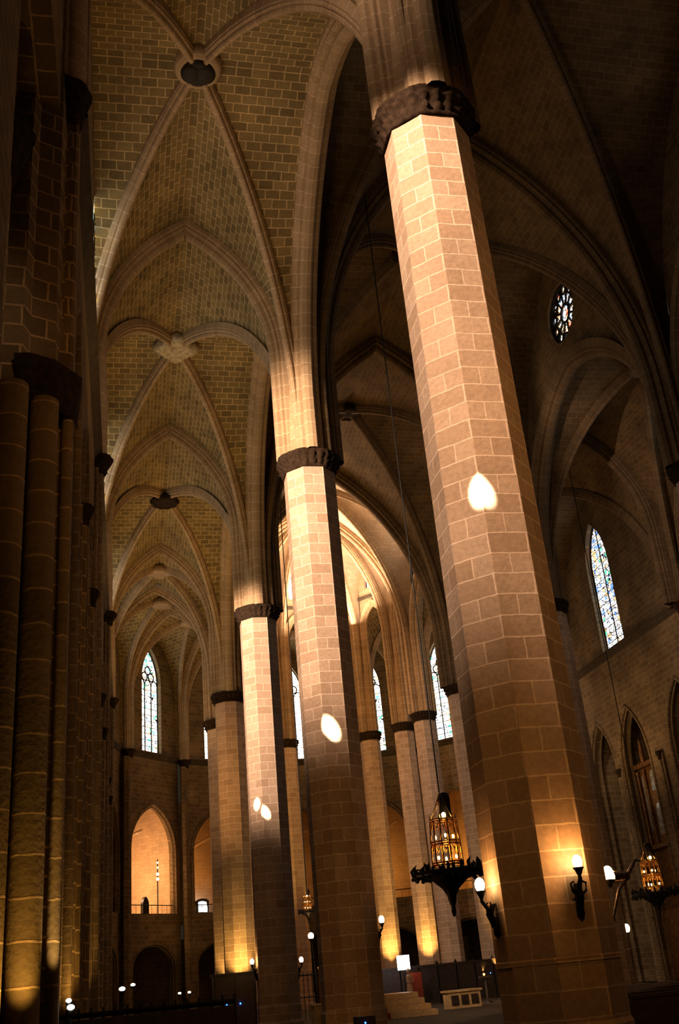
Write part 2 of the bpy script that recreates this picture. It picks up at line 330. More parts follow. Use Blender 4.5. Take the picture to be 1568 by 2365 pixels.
def vault_bay(corners, bound, zd, zc, wmat, rmat, label, ribw=0.34, ribd=0.36, off=0.45, boss='ring', bosslabel=''):
    """corners: 4 points; bound: 4 tuples (zs, crown) for the edges; zd: springing of the diagonals; zc crown"""
    C = (sum(c[0] for c in corners)/4, sum(c[1] for c in corners)/4)
    diag = [half_arch(c, C, zd, zc, off) for c in corners]
    mb = MB()
    for k in range(4):
        a, b = corners[k], corners[(k+1) % 4]; m = ((a[0]+b[0])/2, (a[1]+b[1])/2); zs, zt = bound[k]
        web(mb, half_arch(a, m, zs, zt, off), diag[k]); web(mb, half_arch(b, m, zs, zt, off), diag[(k+1) % 4])
    o = mb.build('ceiling', wmat); tag(o, 'stone vault cells '+label, 'vault', kind='structure')
    t = thing('rib_vault', 'diagonal ribs and boss '+label, 'vault ribs', (C[0], C[1], zc-0.35), group=None)
    for k in range(4):
        c = corners[k]; side = Vector((-(C[1]-c[1]), C[0]-c[0], 0))
        r = MB(); r.sweep(diag[k][:-1]+[diag[k][-1]], side, ribprof(ribw, ribd), center=(C[0], C[1], zd-3)); r.build('rib', rmat, t)
    z = zc
    b = MB()
    if boss == 'ring':      # moulded ring round a dark carved disc
        b.lathe((C[0], C[1], z), [(0.62, 0.05), (0.66, -0.15), (0.60, -0.30), (0.48, -0.40), (0.44, -0.36)], 24, cap=False); o = b.build('boss', rmat, t)
        d = MB()
        for sx in (-1, 1): d.lathe((C[0]+sx*0.17, C[1], z-0.47), [(0.0, -0.06), (0.22, -0.03), (0.29, 0.02), (0.30, 0.12)], 20)
        d.lathe((C[0], C[1], z-0.44), [(0.0, -0.04), (0.30, -0.02), (0.40, 0.02), (0.42, 0.12)], 20, cap=False)
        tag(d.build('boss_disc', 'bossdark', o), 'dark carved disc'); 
    elif boss == 'star':
        rf = lambda a, zz: 1+0.13*math.cos(4*a+PI/4*0)+0.05*math.cos(16*a)
        b.lathe((C[0], C[1], z), [(0.60, 0.05), (0.78, -0.18), (0.70, -0.36), (0.48, -0.46), (0.42, -0.40), (0.0, -0.52)], 48, rfun=rf); tag(b.build('boss', 'carvedlight', t), 'pale carved star-shaped boss')
    else:
        rf = lambda a, zz: 1+0.06*math.cos(10*a)
        b.lathe((C[0], C[1], z-0.14), [(0.50, 0.05), (0.70, -0.22), (0.66, -0.36), (0.50, -0.44), (0.46, -0.36), (0.30, -0.38), (0.0, -0.42)], 40, rfun=rf); b.build('boss', 'carved' if boss == 'darkring' else rmat, t)
    return t

# ------------------------------------------------------------------ wall panels with holes
def arch_top(c, a, zs, zt):
    h = zt-zs
    def f(u):
        x = min(a, abs(u-c))
        if h >= a: r = (h*h+a*a)/(2*a); xx = x+(r-a); return zs+math.sqrt(max(0, r*r-xx*xx))
        return zs+h*math.sqrt(max(0, 1-(x/a)**2))
    return f
def gothic(c, a, z0, zs, zt):
    t = arch_top(c, a, zs, zt)
    return dict(c=c, a=a, z0=z0, zs=zs, zt=zt, lo=lambda u: z0, hi=t, kind='gothic')
def circle(c, r, zc):
    return dict(c=c, a=r, lo=lambda u: zc-math.sqrt(max(0, r*r-(u-c)**2)), hi=lambda u: zc+math.sqrt(max(0, r*r-(u-c)**2)), kind='circle', zc=zc)
def frame(o, d, n):
    o = Vector(o); d = Vector(d).normalized(); n = Vector(n).normalized()
    return lambda u, z, dep=0.0: o+d*u-n*dep+Vector((0, 0, z))
def wall(name, P, u0, u1, bot, top, holes, thick, mat, n=24, label=None):
    mb = MB(); bot = bot if callable(bot) else (lambda u, b=bot: b); top = top if callable(top) else (lambda u, t=top: t)
    us = set(round(u0+(u1-u0)*i/n, 5) for i in range(n+1))
    for h in holes:
        for i in range(17): us.add(round(h['c']-h['a']*math.cos(PI*i/16), 5))
    us = sorted(u for u in us if u0-1e-6 <= u <= u1+1e-6)
    for a, b in zip(us, us[1:]):
        if b-a < 1e-5: continue
        m = (a+b)/2; act = sorted([h for h in holes if abs(m-h['c']) < h['a']], key=lambda h: h['lo'](m))
        cur = bot
        for h in act+[None]:
            nx = top if h is None else h['lo']
            if nx(a)-cur(a) > 1e-4 or nx(b)-cur(b) > 1e-4:
                za, zb = cur(a), cur(b); ta, tb = max(nx(a), za), max(nx(b), zb)
                mb.quad([P(a, za), P(b, zb), P(b, tb), P(a, ta)], [(a, za), (b, zb), (b, tb), (a, ta)])
            if h is not None:
                for g in (h['lo'], h['hi']):
                    mb.quad([P(a, g(a)), P(b, g(b)), P(b, g(b), thick), P(a, g(a), thick)], [(a, 0), (b, 0), (b, thick), (a, thick)])
                cur = h['hi']
    for h in holes:
        if h['kind'] == 'gothic':
            for u in (h['c']-h['a'], h['c']+h['a']):
                mb.quad([P(u, h['z0']), P(u, h['zs']), P(u, h['zs'], thick), P(u, h['z0'], thick)], [(0, h['z0']), (0, h['zs']), (thick, h['zs']), (thick, h['z0'])])
    o = mb.build(name, mat); tag(o, label, 'wall', kind='structure')
    return o
WN = [0]
def bar_path(mb, P, pts, r, dep):
    mb.tube([P(u, z, dep) for u, z in pts], r, 6)
def window(P, h, dep, mat, label, lights=2, frame_r=0.07, mull=0.05, head=True, tracery='carved', stone_ring='wall'):
    WN[0] += 1
    base = P(h['c'], h.get('z0', h.get('zc', 0)), dep)
    t = thing('window_%d' % WN[0], label, 'window', base, kind='structure')
    g = MB(); N = 24
    for i in range(N):
        a = h['c']-h['a']*math.cos(PI*i/N); b = h['c']-h['a']*math.cos(PI*(i+1)/N)
        g.quad([P(a, h['lo'](a), dep), P(b, h['lo'](b), dep), P(b, h['hi'](b), dep), P(a, h['hi'](a), dep)],
               [(a, h['lo'](a)), (b, h['lo'](b)), (b, h['hi'](b)), (a, h['hi'](a))])
    g.build('stained_glass', mat, t)
    tr = MB(); d2 = dep-min(0.06, mull*0.8)
    if h['kind'] == 'gothic':
        c, a = h['c'], h['a']
        out = [(c-a, h['z0'])]+[(c-a*math.cos(PI*i/24), h['hi'](c-a*math.cos(PI*i/24))) for i in range(25)]+[(c+a, h['z0']), (c-a, h['z0'])]
        bar_path(tr, P, out, frame_r, d2)
        zl = h['zs']-0.25 if head else h['zs']
        wl = 2*a/lights
        for i in range(1, lights): bar_path(tr, P, [(c-a+wl*i, h['z0']), (c-a+wl*i, zl if head else h['hi'](c-a+wl*i))], mull, d2)
        if head:
            for i in range(lights):
                cc = c-a+wl*(i+.5); at = arch_top(cc, wl/2, zl, zl+wl*0.62)
                bar_path(tr, P, [(cc-wl/2*math.cos(PI*k/10), at(cc-wl/2*math.cos(PI*k/10))) for k in range(11)], mull, d2)
            rr = wl*0.42; rings = [(c+wl*(i-(lights-2)/2), zl+wl*0.62+rr*0.75) for i in range(lights-1)] if lights > 1 else []
            rings += [(c, zl+wl*0.62+rr*2.3)] if lights > 1 else []
            for (cu, cz) in rings:
                bar_path(tr, P, [(cu+rr*math.cos(2*PI*k/16), cz+rr*math.sin(2*PI*k/16)) for k in range(17)], mull*1.15, d2)
    else:
        c, r, zc = h['c'], h['a'], h['zc']
        for q, rad in ((1.0, frame_r*1.4), (0.30, mull*1.1)):
            bar_path(tr, P, [(c+r*q*math.cos(2*PI*k/32), zc+r*q*math.sin(2*PI*k/32)) for k in range(33)], rad, d2)
        for k in range(12):
            a = 2*PI*k/12; bar_path(tr, P, [(c+r*.3*math.cos(a), zc+r*.3*math.sin(a)), (c+r*math.cos(a), zc+r*math.sin(a))], mull, d2)
            a = 2*PI*(k+.5)/12
            for q, rq in ((0.82, 0.15),):
                cu, cz = c+r*q*math.cos(a), zc+r*q*math.sin(a)
                bar_path(tr, P, [(cu+r*rq*math.cos(2*PI*j/10), cz+r*rq*math.sin(2*PI*j/10)) for j in range(11)], mull*1.1, d2)
    tr.build('tracery', tracery, t)
    return t
def cornice(P, u0, u1, z, label, name='trim_1', d=0.22, h=0.28):
    mb = MB(); prof = [(0.0, -h), (0.10, -h*.6), (0.12, -h*.3), (d, 0.0), (d, 0.08), (0, 0.10)]
    n = max(2, int((u1-u0)/1.0)); Pt = []; UV = []
    for i in range(n+1):
        u = u0+(u1-u0)*i/n; Pt.append([P(u, z+b, -a) for a, b in prof]); UV.append([(u, a+b) for a, b in prof])
    mb.grid(Pt, UV, False)
    return tag(mb.build(name, 'cornice'), label, 'cornice', kind='structure')
def arch_ring(P, h, r, dep, name, mat, label, cat='arch moulding', group=None, double=True):
    mb = MB(); c, a = h['c'], h['a']
    for rr, q, d in ((r, 0.0, dep), (r*.6, r*1.6, dep+0.10)) if double else ((r, 0, dep),):
        at = arch_top(c, a-q, h['zs'], h['zt']-q)
        pts = [(c-a+q, h['z0'])]+[(c-(a-q)*math.cos(PI*i/20), at(c-(a-q)*math.cos(PI*i/20))) for i in range(21)]+[(c+a-q, h['z0'])]
        bar_path(mb, P, pts, rr, d)
    return tag(mb.build(name, mat), label, cat, group, kind='structure')

# ================================================================== STRUCTURE
def box_room(name, P, u0, u1, z0, z1, dep, mat, label, t=0.0, floor=True):
    """inside faces of a chapel behind a wall opening"""
    mb = MB()
    def q(a, b, c, d, uv): mb.quad([P(*a), P(*b), P(*c), P(*d)], uv)
    q((u0, z0, dep), (u1, z0, dep), (u1, z1, dep), (u0, z1, dep), [(u0, z0), (u1, z0), (u1, z1), (u0, z1)])
    for u in (u0, u1): q((u, z0, t), (u, z0, dep), (u, z1, dep), (u, z1, t), [(t, z0), (dep, z0), (dep, z1), (t, z1)])
    q((u0, z1, t), (u1, z1, t), (u1, z1, dep), (u0, z1, dep), [(u0, t), (u1, t), (u1, dep), (u0, dep)])
    if floor: q((u0, z0, t), (u1, z0, t), (u1, z0, dep), (u0, z0, dep), [(u0, t), (u1, t), (u1, dep), (u0, dep)])
    return tag(mb.build(name, mat), label, 'wall', kind='structure')
ORD = ['first', 'second', 'third', 'fourth', 'fifth', 'sixth', 'seventh', 'eighth']
# floor
mb = MB(); mb.quad([(-8, -14, 0), (32, -14, 0), (32, 80, 0), (-8, 80, 0)], [(-8, -14), (32, -14), (32, 80), (-8, 80)])
tag(mb.build('floor', 'floor'), 'dark stone floor of the church', 'floor', kind='structure')
mb = MB(); mb.quad([(-8, -13.4, 0), (32, -13.4, 0), (32, -13.4, 32), (-8, -13.4, 32)], [(-8, 0), (32, 0), (32, 32), (-8, 32)])
tag(mb.build('wall_west', 'wall'), 'dark west wall behind the viewer', 'wall', kind='structure')

# ---- vaults
BAYN = {-2: 'at the far west end', -1: 'overhead beside the nearest column', 0: 'between the first and second columns', 1: 'between the second and third columns', 2: 'between the third and fourth columns'}
BOSS = {0: 'ring', 1: 'star', 2: 'darkring', -1: 'plain', -2: 'plain'}
for k in range(-2, 3):
    y0, y1 = yk(k), yk(k+1)
    vault_bay([(XL, y0), (XC, y0), (XC, y1), (XL, y1)], [(19.2, 24.4), (17.0, 24.2), (19.2, 24.4), (17.0, 24.2)], 16.3, 24.25, 'web', 'rib', 'of the left aisle '+BAYN[k], boss=BOSS[k])
    vault_bay([(XR, y0), (XRR, y0), (XRR, y1), (XR, y1)], [(19.2, 24.4), (17.0, 24.2), (19.2, 24.4), (17.0, 24.2)], 16.3, 24.25, 'shadedweb', 'shadedarch', 'of the right aisle '+BAYN[k], boss='plain')
    vault_bay([(XC, y0), (XR, y0), (XR, y1), (XC, y1)], [(18.5, 29.4), (19.0, 29.6), (18.5, 29.4), (19.0, 29.6)], 17.5, 29.6, 'shadedweb', 'shadedarch', 'of the nave '+BAYN[k], ribw=0.42, ribd=0.42, boss='darkring')
COLN = {-2: 'far west', -1: 'western', 0: 'first', 1: 'second', 2: 'third', 3: 'fourth', 4: 'fifth'}
for k in range(-1, 4):
    y = yk(k)
    arch_obj('transverse_arch', 'transverse arch of the left aisle springing from the %s column' % COLN[k], 'arch', (XL, y), (XC, y), 19.2, 24.4, 0.55, 0.5, 'rib', group='transverse arches of the left aisle')
    arch_obj('transverse_arch', 'dark transverse arch of the nave springing from the %s column pair' % COLN[k], 'arch', (XC, y), (XR, y), 18.5, 29.4, 0.85, 0.65, 'shadedarch', group='transverse arches of the nave')
    arch_obj('transverse_arch', 'dark transverse arch of the right aisle at the %s column pair' % COLN[k], 'arch', (XR, y), (XRR, y), 19.2, 24.4, 0.55, 0.5, 'shadedarch', group='transverse arches of the right aisle')
    if k < 3:
        arch_obj('arcade_arch', 'tall arcade arch of the left row %s' % BAYN[k], 'arch', (XC, y), (XC, y+BAY), 17.0, 24.2, 0.8, 0.6, 'rib', group='arches of the left arcade')
        arch_obj('arcade_arch', 'tall arcade arch of the right row %s' % BAYN[k], 'arch', (XR, y), (XR, y+BAY), 17.0, 24.2, 0.8, 0.6, 'shadedarch', group='arches of the right arcade')
# straight bay before the apse
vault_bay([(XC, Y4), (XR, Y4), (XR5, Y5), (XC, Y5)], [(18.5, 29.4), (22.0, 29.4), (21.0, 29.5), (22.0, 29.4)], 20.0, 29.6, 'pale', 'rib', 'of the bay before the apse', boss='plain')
vault_bay([(XL, Y4), (XC, Y4), (XC, Y5), (XL, Y5)], [(19.2, 24.4), (20.0, 24.2), (19.2, 24.4), (20.0, 24.2)], 18.5, 24.25, 'web', 'rib', 'of the left aisle beside the fourth column', boss='plain')
vault_bay([(XR, Y4), (XRR, Y4), (XRR, Y5), (XR5, Y5)], [(19.2, 24.4), (20.0, 24.2), (19.2, 24.4), (20.0, 24.2)], 18.5, 24.25, 'web', 'rib', 'of the right aisle beside the apse', boss='plain')
arch_obj('arcade_arch', 'narrow arcade arch between the fourth and fifth columns', 'arch', (XC, Y4), (XC, Y5), 20.0, 24.2, 0.8, 0.5, 'rib')
arch_obj('arcade_arch', 'narrow arcade arch of the right row before the apse', 'arch', (XR, Y4), (XR5, Y5), 20.0, 24.2, 0.8, 0.5, 'rib')
arch_obj('transverse_arch', 'transverse arch across the mouth of the apse', 'arch', (XC, Y5), (XR5, Y5), 21.0, 29.5, 0.6, 0.5, 'rib')
ACOL = [(CXA+RA*math.cos(a), Y5+RA*math.sin(a)) for a in ANG]
RV = RO/math.cos(PI/14)
ANGO = [PI/2+(a-PI/2)*0.952 for a in ANG]
AOUT = [(CX+RV*math.cos(a), Y5+RV*math.sin(a)) for a in ANGO]
AO2 = [(CX+(RO+.4)*math.cos(a), Y5+(RO+.4)*math.sin(a)) for a in ANGO]
APC = (CXA, Y5+0.4)
for k in range(7):
    a, b = ACOL[k], ACOL[k+1]; m = ((a[0]+b[0])/2, (a[1]+b[1])/2)
    ra = half_arch(a, APC, 21.5, 29.5); rb = half_arch(b, APC, 21.5, 29.5)
    mb = MB(); web(mb, half_arch(a, m, 24.2, 28.8, 0.2), ra); web(mb, half_arch(b, m, 24.2, 28.8, 0.2), rb)
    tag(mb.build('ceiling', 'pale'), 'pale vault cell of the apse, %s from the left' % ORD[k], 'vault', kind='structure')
    vault_bay([ACOL[k], ACOL[k+1], AO2[k+1], AO2[k]], [(22.4, 24.2), (19.5, 24.4), (20.0, 24.2), (19.5, 24.4)], 19.0, 24.3, 'web', 'rib', 'of the ambulatory, %s bay from the left' % ORD[k], ribw=0.28, ribd=0.30, boss='plain')
    arch_obj('arcade_arch', 'narrow stilted arch between apse columns, %s from the left' % ORD[k], 'arch', a, b, 22.6, 24.3, 0.5, 0.3, 'rib', off=0.38, group='narrow arches of the apse')
t = thing('apse_ribs', 'pale ribs of the apse vault meeting at the keystone', 'vault ribs', (APC[0], APC[1], 29.1))
for k in range(8):
    c = ACOL[k]; r = MB(); pts = half_arch(c, APC, 21.5, 29.5)
    r.sweep(pts, Vector((-(APC[1]-c[1]), APC[0]-c[0], 0)), ribprof(0.36, 0.42), center=(APC[0], APC[1], 15)); r.build('rib', 'rib', t)
mb = MB(); mb.lathe((APC[0], APC[1], 29.4), [(0.6, 0.1), (0.8, -0.2), (0.6, -0.5), (0, -0.55)], 24); mb.build('boss', 'rib', t)
for k in range(8):
    arch_obj('transverse_arch', 'ambulatory arch from apse column to outer wall, %s from the left' % ORD[k], 'arch', ACOL[k], AO2[k], 19.5, 24.4, 0.5, 0.45, 'rib', group='radiating arches of the ambulatory')

# ---- clerestory walls above the arcades
def curve_fn(y0, y1, zs, zc, off):
    pts = full_arch((0, y0), (0, y1), zs, zc, off); us = [p.y-y0 for p in pts]; zz = [p.z for p in pts]
    us2 = [0]+us+[y1-y0]; zz2 = [ZC1]+zz+[ZC1]
    return lambda u: float(np.interp(u, us2, zz2))
for k in range(-2, 3):
    bt, tp = curve_fn(0, BAY, 17.0, 24.2, 0.45), curve_fn(0, BAY, 19.0, 29.6, 0.45)
    for side, x, n, nm in ((0, XC+0.02, 1, 'left'), (1, XR-0.02, -1, 'right')):
        P = frame((x, yk(k), 0), (0, 1, 0), (n, 0, 0)); h = circle(BAY/2, 1.3, 26.5)
        wall('wall_%s_clerestory' % nm, P, 0.3, BAY-0.3, bt, tp, [h], 0.5, 'shadedweb', label='%s clerestory wall of the nave %s' % (nm, BAYN[k]))
        window(P, h, 0.3, 'glass_rose', 'round rose window in the %s clerestory %s' % (nm, BAYN[k]), frame_r=0.09, mull=0.055, tracery='black')
bt, tp = curve_fn(0, 6.0, 20.0, 24.2, 0.45), curve_fn(0, 6.0, 22.0, 29.4, 0.45)
for x, n, nm in ((XC+0.02, 1, 'left'), (XR-0.02, -1, 'right')):
    P = frame((x, Y4, 0), (0, 1, 0), (n, 0, 0)); h = gothic(3.0, 0.8, 25.2, 27.0, 28.0)
    wall('wall_%s_clerestory' % nm, P, 0.3, 5.7, bt, tp, [h], 0.5, 'wall', label='%s clerestory wall before the apse' % nm)
    window(P, h, 0.3, 'glass_white', 'small pointed clerestory window on the %s just before the apse' % nm, lights=2)
for k in range(7):
    a, b = Vector((*ACOL[k], 0)), Vector((*ACOL[k+1], 0)); L = (b-a).length; d = (b-a).normalized(); m = (a+b)/2
    n = (Vector((CXA, Y5, 0))-m).normalized(); P = frame(a, d, n)
    at = arch_top(L/2, L/2-0.38, 22.6, 24.3)
    tp2 = [(p-a).dot(d) for p in []]
    fa = half_arch((0, 0), (0, L/2), 24.2, 28.8, 0.2); us = [0]+[p.y for p in fa]; zz = [fa[0].z]+[p.z for p in fa]
    top = lambda u, us=us, zz=zz, L=L: float(np.interp(min(u, L-u), us, zz))
    bot = lambda u, at=at, L=L: at(u) if abs(u-L/2) < L/2-0.38 else 22.6
    topm = lambda u, top=top, bot=bot: max(top(u), bot(u))
    h = gothic(L/2, 0.58, 25.4, 26.9, 27.8)
    wall('wall_apse_clerestory', P, 0.0, L, bot, topm, [h], 0.45, 'rib', n=28, label='pale clerestory wall of the apse, %s facet from the left' % ORD[k])
    window(P, h, 0.3, 'glass_white', 'small pointed window high in the apse, %s from the left' % ORD[k], lights=2, frame_r=0.05, mull=0.03)
    cornice(P, 0.15, L-0.15, 24.75, 'thin string course under the apse clerestory, %s facet from the left' % ORD[k], 'trim_%d' % (10+k), 0.12, 0.12)

# ---- outer aisle walls with chapels and tall windows
def side_wall(k, x, n, nm, wins, mat, gmat, zt=24.6, lead=0.0):
    y0 = yk(k)+lead; P = frame((x, yk(k), 0), (0, 1, 0), (n, 0, 0)); hs = [gothic(u, 1.55, 0.0, 9.9, 12.8) for u in (2.217, 7.45 if (nm == 'right' and k == 2) else 6.65, 11.083)]
    ws = [gothic(u, a, 15.95, 20.4, 22.9) for u, a in wins]
    wall('wall_%s' % nm, P, lead, BAY, 0.0, zt, hs+ws, 0.6, mat, n=30, label='%s aisle wall with pointed chapel openings %s' % (nm, BAYN[k]))
    for w_ in ws: window(P, w_, 0.35 if nm == 'right' else 0.03, gmat, 'tall pointed stained glass window in the %s aisle wall %s' % (nm, BAYN[k])+('' if len(ws) == 1 else (', nearer one' if w_ is ws[0] else ', farther one')), lights=2 if nm == 'right' else 3, mull=0.035 if nm == 'right' else 0.012, head=nm != 'right', frame_r=0.07 if nm == 'right' else 0.02)
    for i, h in enumerate(hs):
        box_room('wall_%s_chapel' % nm, P, h['c']-1.75, h['c']+1.75, 0.0, 13.0, 5.0, 'wall', 'dark side chapel off the %s aisle %s, %s opening' % (nm, BAYN[k], ORD[i]), 0.6, False)
        arch_ring(P, h, 0.09, 0.0, 'trim_2', mat, 'rounded moulding of the %s chapel arch of the %s aisle %s' % (ORD[i], nm, BAYN[k]))
    cornice(P, lead, BAY, 15.75, 'dark cornice under the windows of the %s aisle %s' % (nm, BAYN[k]), 'trim_1')
    return P
for k in range(0, 3):
    side_wall(k, WL, 1, 'left', [(10.6, 1.5)] if k == 0 else [(3.6, 1.5), (10.6, 1.5)], 'wall', 'glass_left', lead=0.55 if k == 0 else 0)
for k in range(0, 3):
    side_wall(k, WR, -1, 'right', [(7.35, 1.28)], 'wall', 'glass_side')
for nm, x, n in (('left', WL, 1), ('right', WR, -1)):
    P = frame((x, Y4, 0), (0, 1, 0), (n, 0, 0)); h = gothic(3.0, 1.0, 15.95, 20.6, 22.9); c = gothic(3.0, 1.6, 0, 9.9, 12.8)
    wall('wall_%s' % nm, P, 0, 7.2, 0, 24.6, [h, c], 0.6, 'wall', label='%s aisle wall beside the start of the apse' % nm)
    window(P, h, 0.3, 'glass_apse', 'tall stained glass window in the %s aisle wall beside the start of the apse' % nm, lights=3, mull=0.035)
    box_room('wall_%s_chapel' % nm, P, 1.2, 4.8, 0, 13, 5, 'wall', 'dark %s side chapel beside the start of the apse' % nm, 0.6, False)
    cornice(P, 0, 7.2, 15.75, 'dark cornice on the %s wall beside the start of the apse' % nm, 'trim_1')
# west part of the left wall (near the camera) and of the right wall
P = frame((-1.05, -13.4, 0), (0, 1, 0), (1, 0, 0)); wall('wall_left', P, 0, 21.0, 0, 24.6, [], 0.5, 'wall', label='left aisle wall beside the viewer')
P2 = frame((-1.05, 7.6, 0), (0, 1, 0), (1, 0, 0)); wall('wall_left', P2, 0, 5.2, 14.6, 24.6, [], 0.5, 'wall', n=4, label='left aisle wall above the nearest chapel opening')
box_room('wall_left_chapel', frame((-1.05, 7.6, 0), (0, 1, 0), (1, 0, 0)), 0, 5.2, 0, 14.6, 4.5, 'pier', 'dark side chapel beside the nearest wall pier', 0.0, False)
P = frame((WR, -13.4, 0), (0, 1, 0), (-1, 0, 0)); wall('wall_right', P, 0, 26.7, 0, 24.6, [], 0.5, 'wall', label='right aisle wall west of the first column')
# ---- ambulatory wall
for k in range(7):
    a, b = Vector((*AOUT[k], 0)), Vector((*AOUT[k+1], 0)); L = (b-a).length; d = (b-a).normalized(); m = (a+b)/2
    n = (Vector((CX, Y5, 0))-m).normalized(); P = frame(a, d, n); nm = '%s bay from the left' % ORD[k]
    hw = gothic(L/2, 0.98, 15.95, 20.7, 23.0); hg = gothic(L/2, 2.2, 6.05, 9.7, 12.6); hl = gothic(L/2, 2.05, 0.0, 2.9, 4.35)
    wall('wall_apse', P, 0, L, 0, 24.6, [hw, hg, hl], 0.5, 'wall', n=20, label='ambulatory wall, '+nm)
    window(P, hw, 0.35, 'glass_white' if k in (2, 3) else 'glass_apse', 'tall three-light stained glass window of the ambulatory, '+nm, lights=3, frame_r=0.07, mull=0.04, tracery='black')
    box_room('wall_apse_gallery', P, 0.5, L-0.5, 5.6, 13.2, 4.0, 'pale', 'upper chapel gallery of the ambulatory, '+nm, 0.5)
    box_room('wall_apse_chapel', P, 0.5, L-0.5, 0.0, 4.6, 4.0, 'wall', 'low dark chapel of the ambulatory, '+nm, 0.5, False)
    arch_ring(P, hg, 0.10, 0.0, 'trim_4', 'wall', 'rounded moulding of the gallery arch, '+nm)
    arch_ring(P, hl, 0.08, 0.0, 'trim_5', 'wall', 'rounded moulding of the low chapel arch, '+nm)
    cornice(P, 0, L, 15.75, 'dark cornice under the ambulatory window, '+nm, 'trim_3')
    # gallery rib and inner lights
    r = MB(); r.tube([P(1.6, 7+0.3*i, 3.85) for i in range(9)]+[P(1.6+0.14*i*i, 9.6+0.42*i, 3.7-0.5*i) for i in range(1, 5)], 0.10, 8)
    tag(r.build('gallery_shaft', 'pale'), 'slender shaft on the back wall of the gallery, '+nm, 'shaft', 'shafts in the upper galleries')
    e = [0, 750, 150, 70, 120, 170, 60][k]
    if e: lamp('POINT', P(L/2-1.2, 8.2, 1.9), e, (1.0, 0.55, 0.26) if k == 1 else (1.0, 0.42, 0.08), size=0.4, name='gallery_light')
    if k == 2:
        hh = gothic(L/2-0.75, 0.42, 6.25, 6.95, 7.1); hh2 = gothic(L/2+0.25, 0.42, 6.25, 6.95, 7.1)
        for i, q in enumerate((hh, hh2)): window(P, q, 3.3, 'glass_white', 'small square bright glass panel in the gallery left of the fourth column, %s one' % ('left', 'right')[i], lights=1, frame_r=0.10, head=False, tracery='black')
    if k == 1:
        dr = MB(); c0 = L/2; at = arch_top(c0, 0.28, 6.65, 7.1)
        pts = [(c0-0.28, 5.62)]+[(c0-0.28*math.cos(PI*i/16), at(c0-0.28*math.cos(PI*i/16))) for i in range(17)]+[(c0+0.28, 5.62)]
        dr.quad([P(u, z, 0.6) for u, z in pts], pts); dr.quad([P(u, z, 0.8) for u, z in pts][::-1], pts[::-1])
        for (p, q) in zip(pts, pts[1:]): dr.quad([P(*p, 0.6), P(*q, 0.6), P(*q, 0.8), P(*p, 0.8)], [p, q, q, p])
        tag(dr.build('door_1', 'black'), 'small dark pointed doorway in the bright gallery', 'door', kind='structure')
        ir = MB(); ir.tube([P(L/2+1.5, 6.1, 0.9), P(L/2+1.5, 9.4, 0.9)], 0.035, 6)
        t = thing('hanging_lamp', 'row of small bright lamps on a thin pole in the gallery', 'lamp', P(L/2+1.5, 6.1, 0.9)); ir.build('pole', 'iron', t)
        for z in (8.2, 8.5, 8.9, 9.2):
            q = MB(); q.ball(P(L/2+1.45, z, 0.85), 0.09 if z < 8.7 else 0.06, 8); q.build('bulb', 'bulbdim', t)
    rl = MB()
    rl.tube([P(0.9, 6.55, 0.15), P(L-0.9, 6.55, 0.15)], 0.03, 6)
    for i in range(9): rl.tube([P(0.95+(L-1.9)*i/8, 5.75, 0.15), P(0.95+(L-1.9)*i/8, 6.55, 0.15)], 0.012, 4)
    tag(rl.build('gallery_railing', 'iron'), 'thin iron railing at the foot of the gallery, '+nm, 'railing', 'railings of the upper galleries')

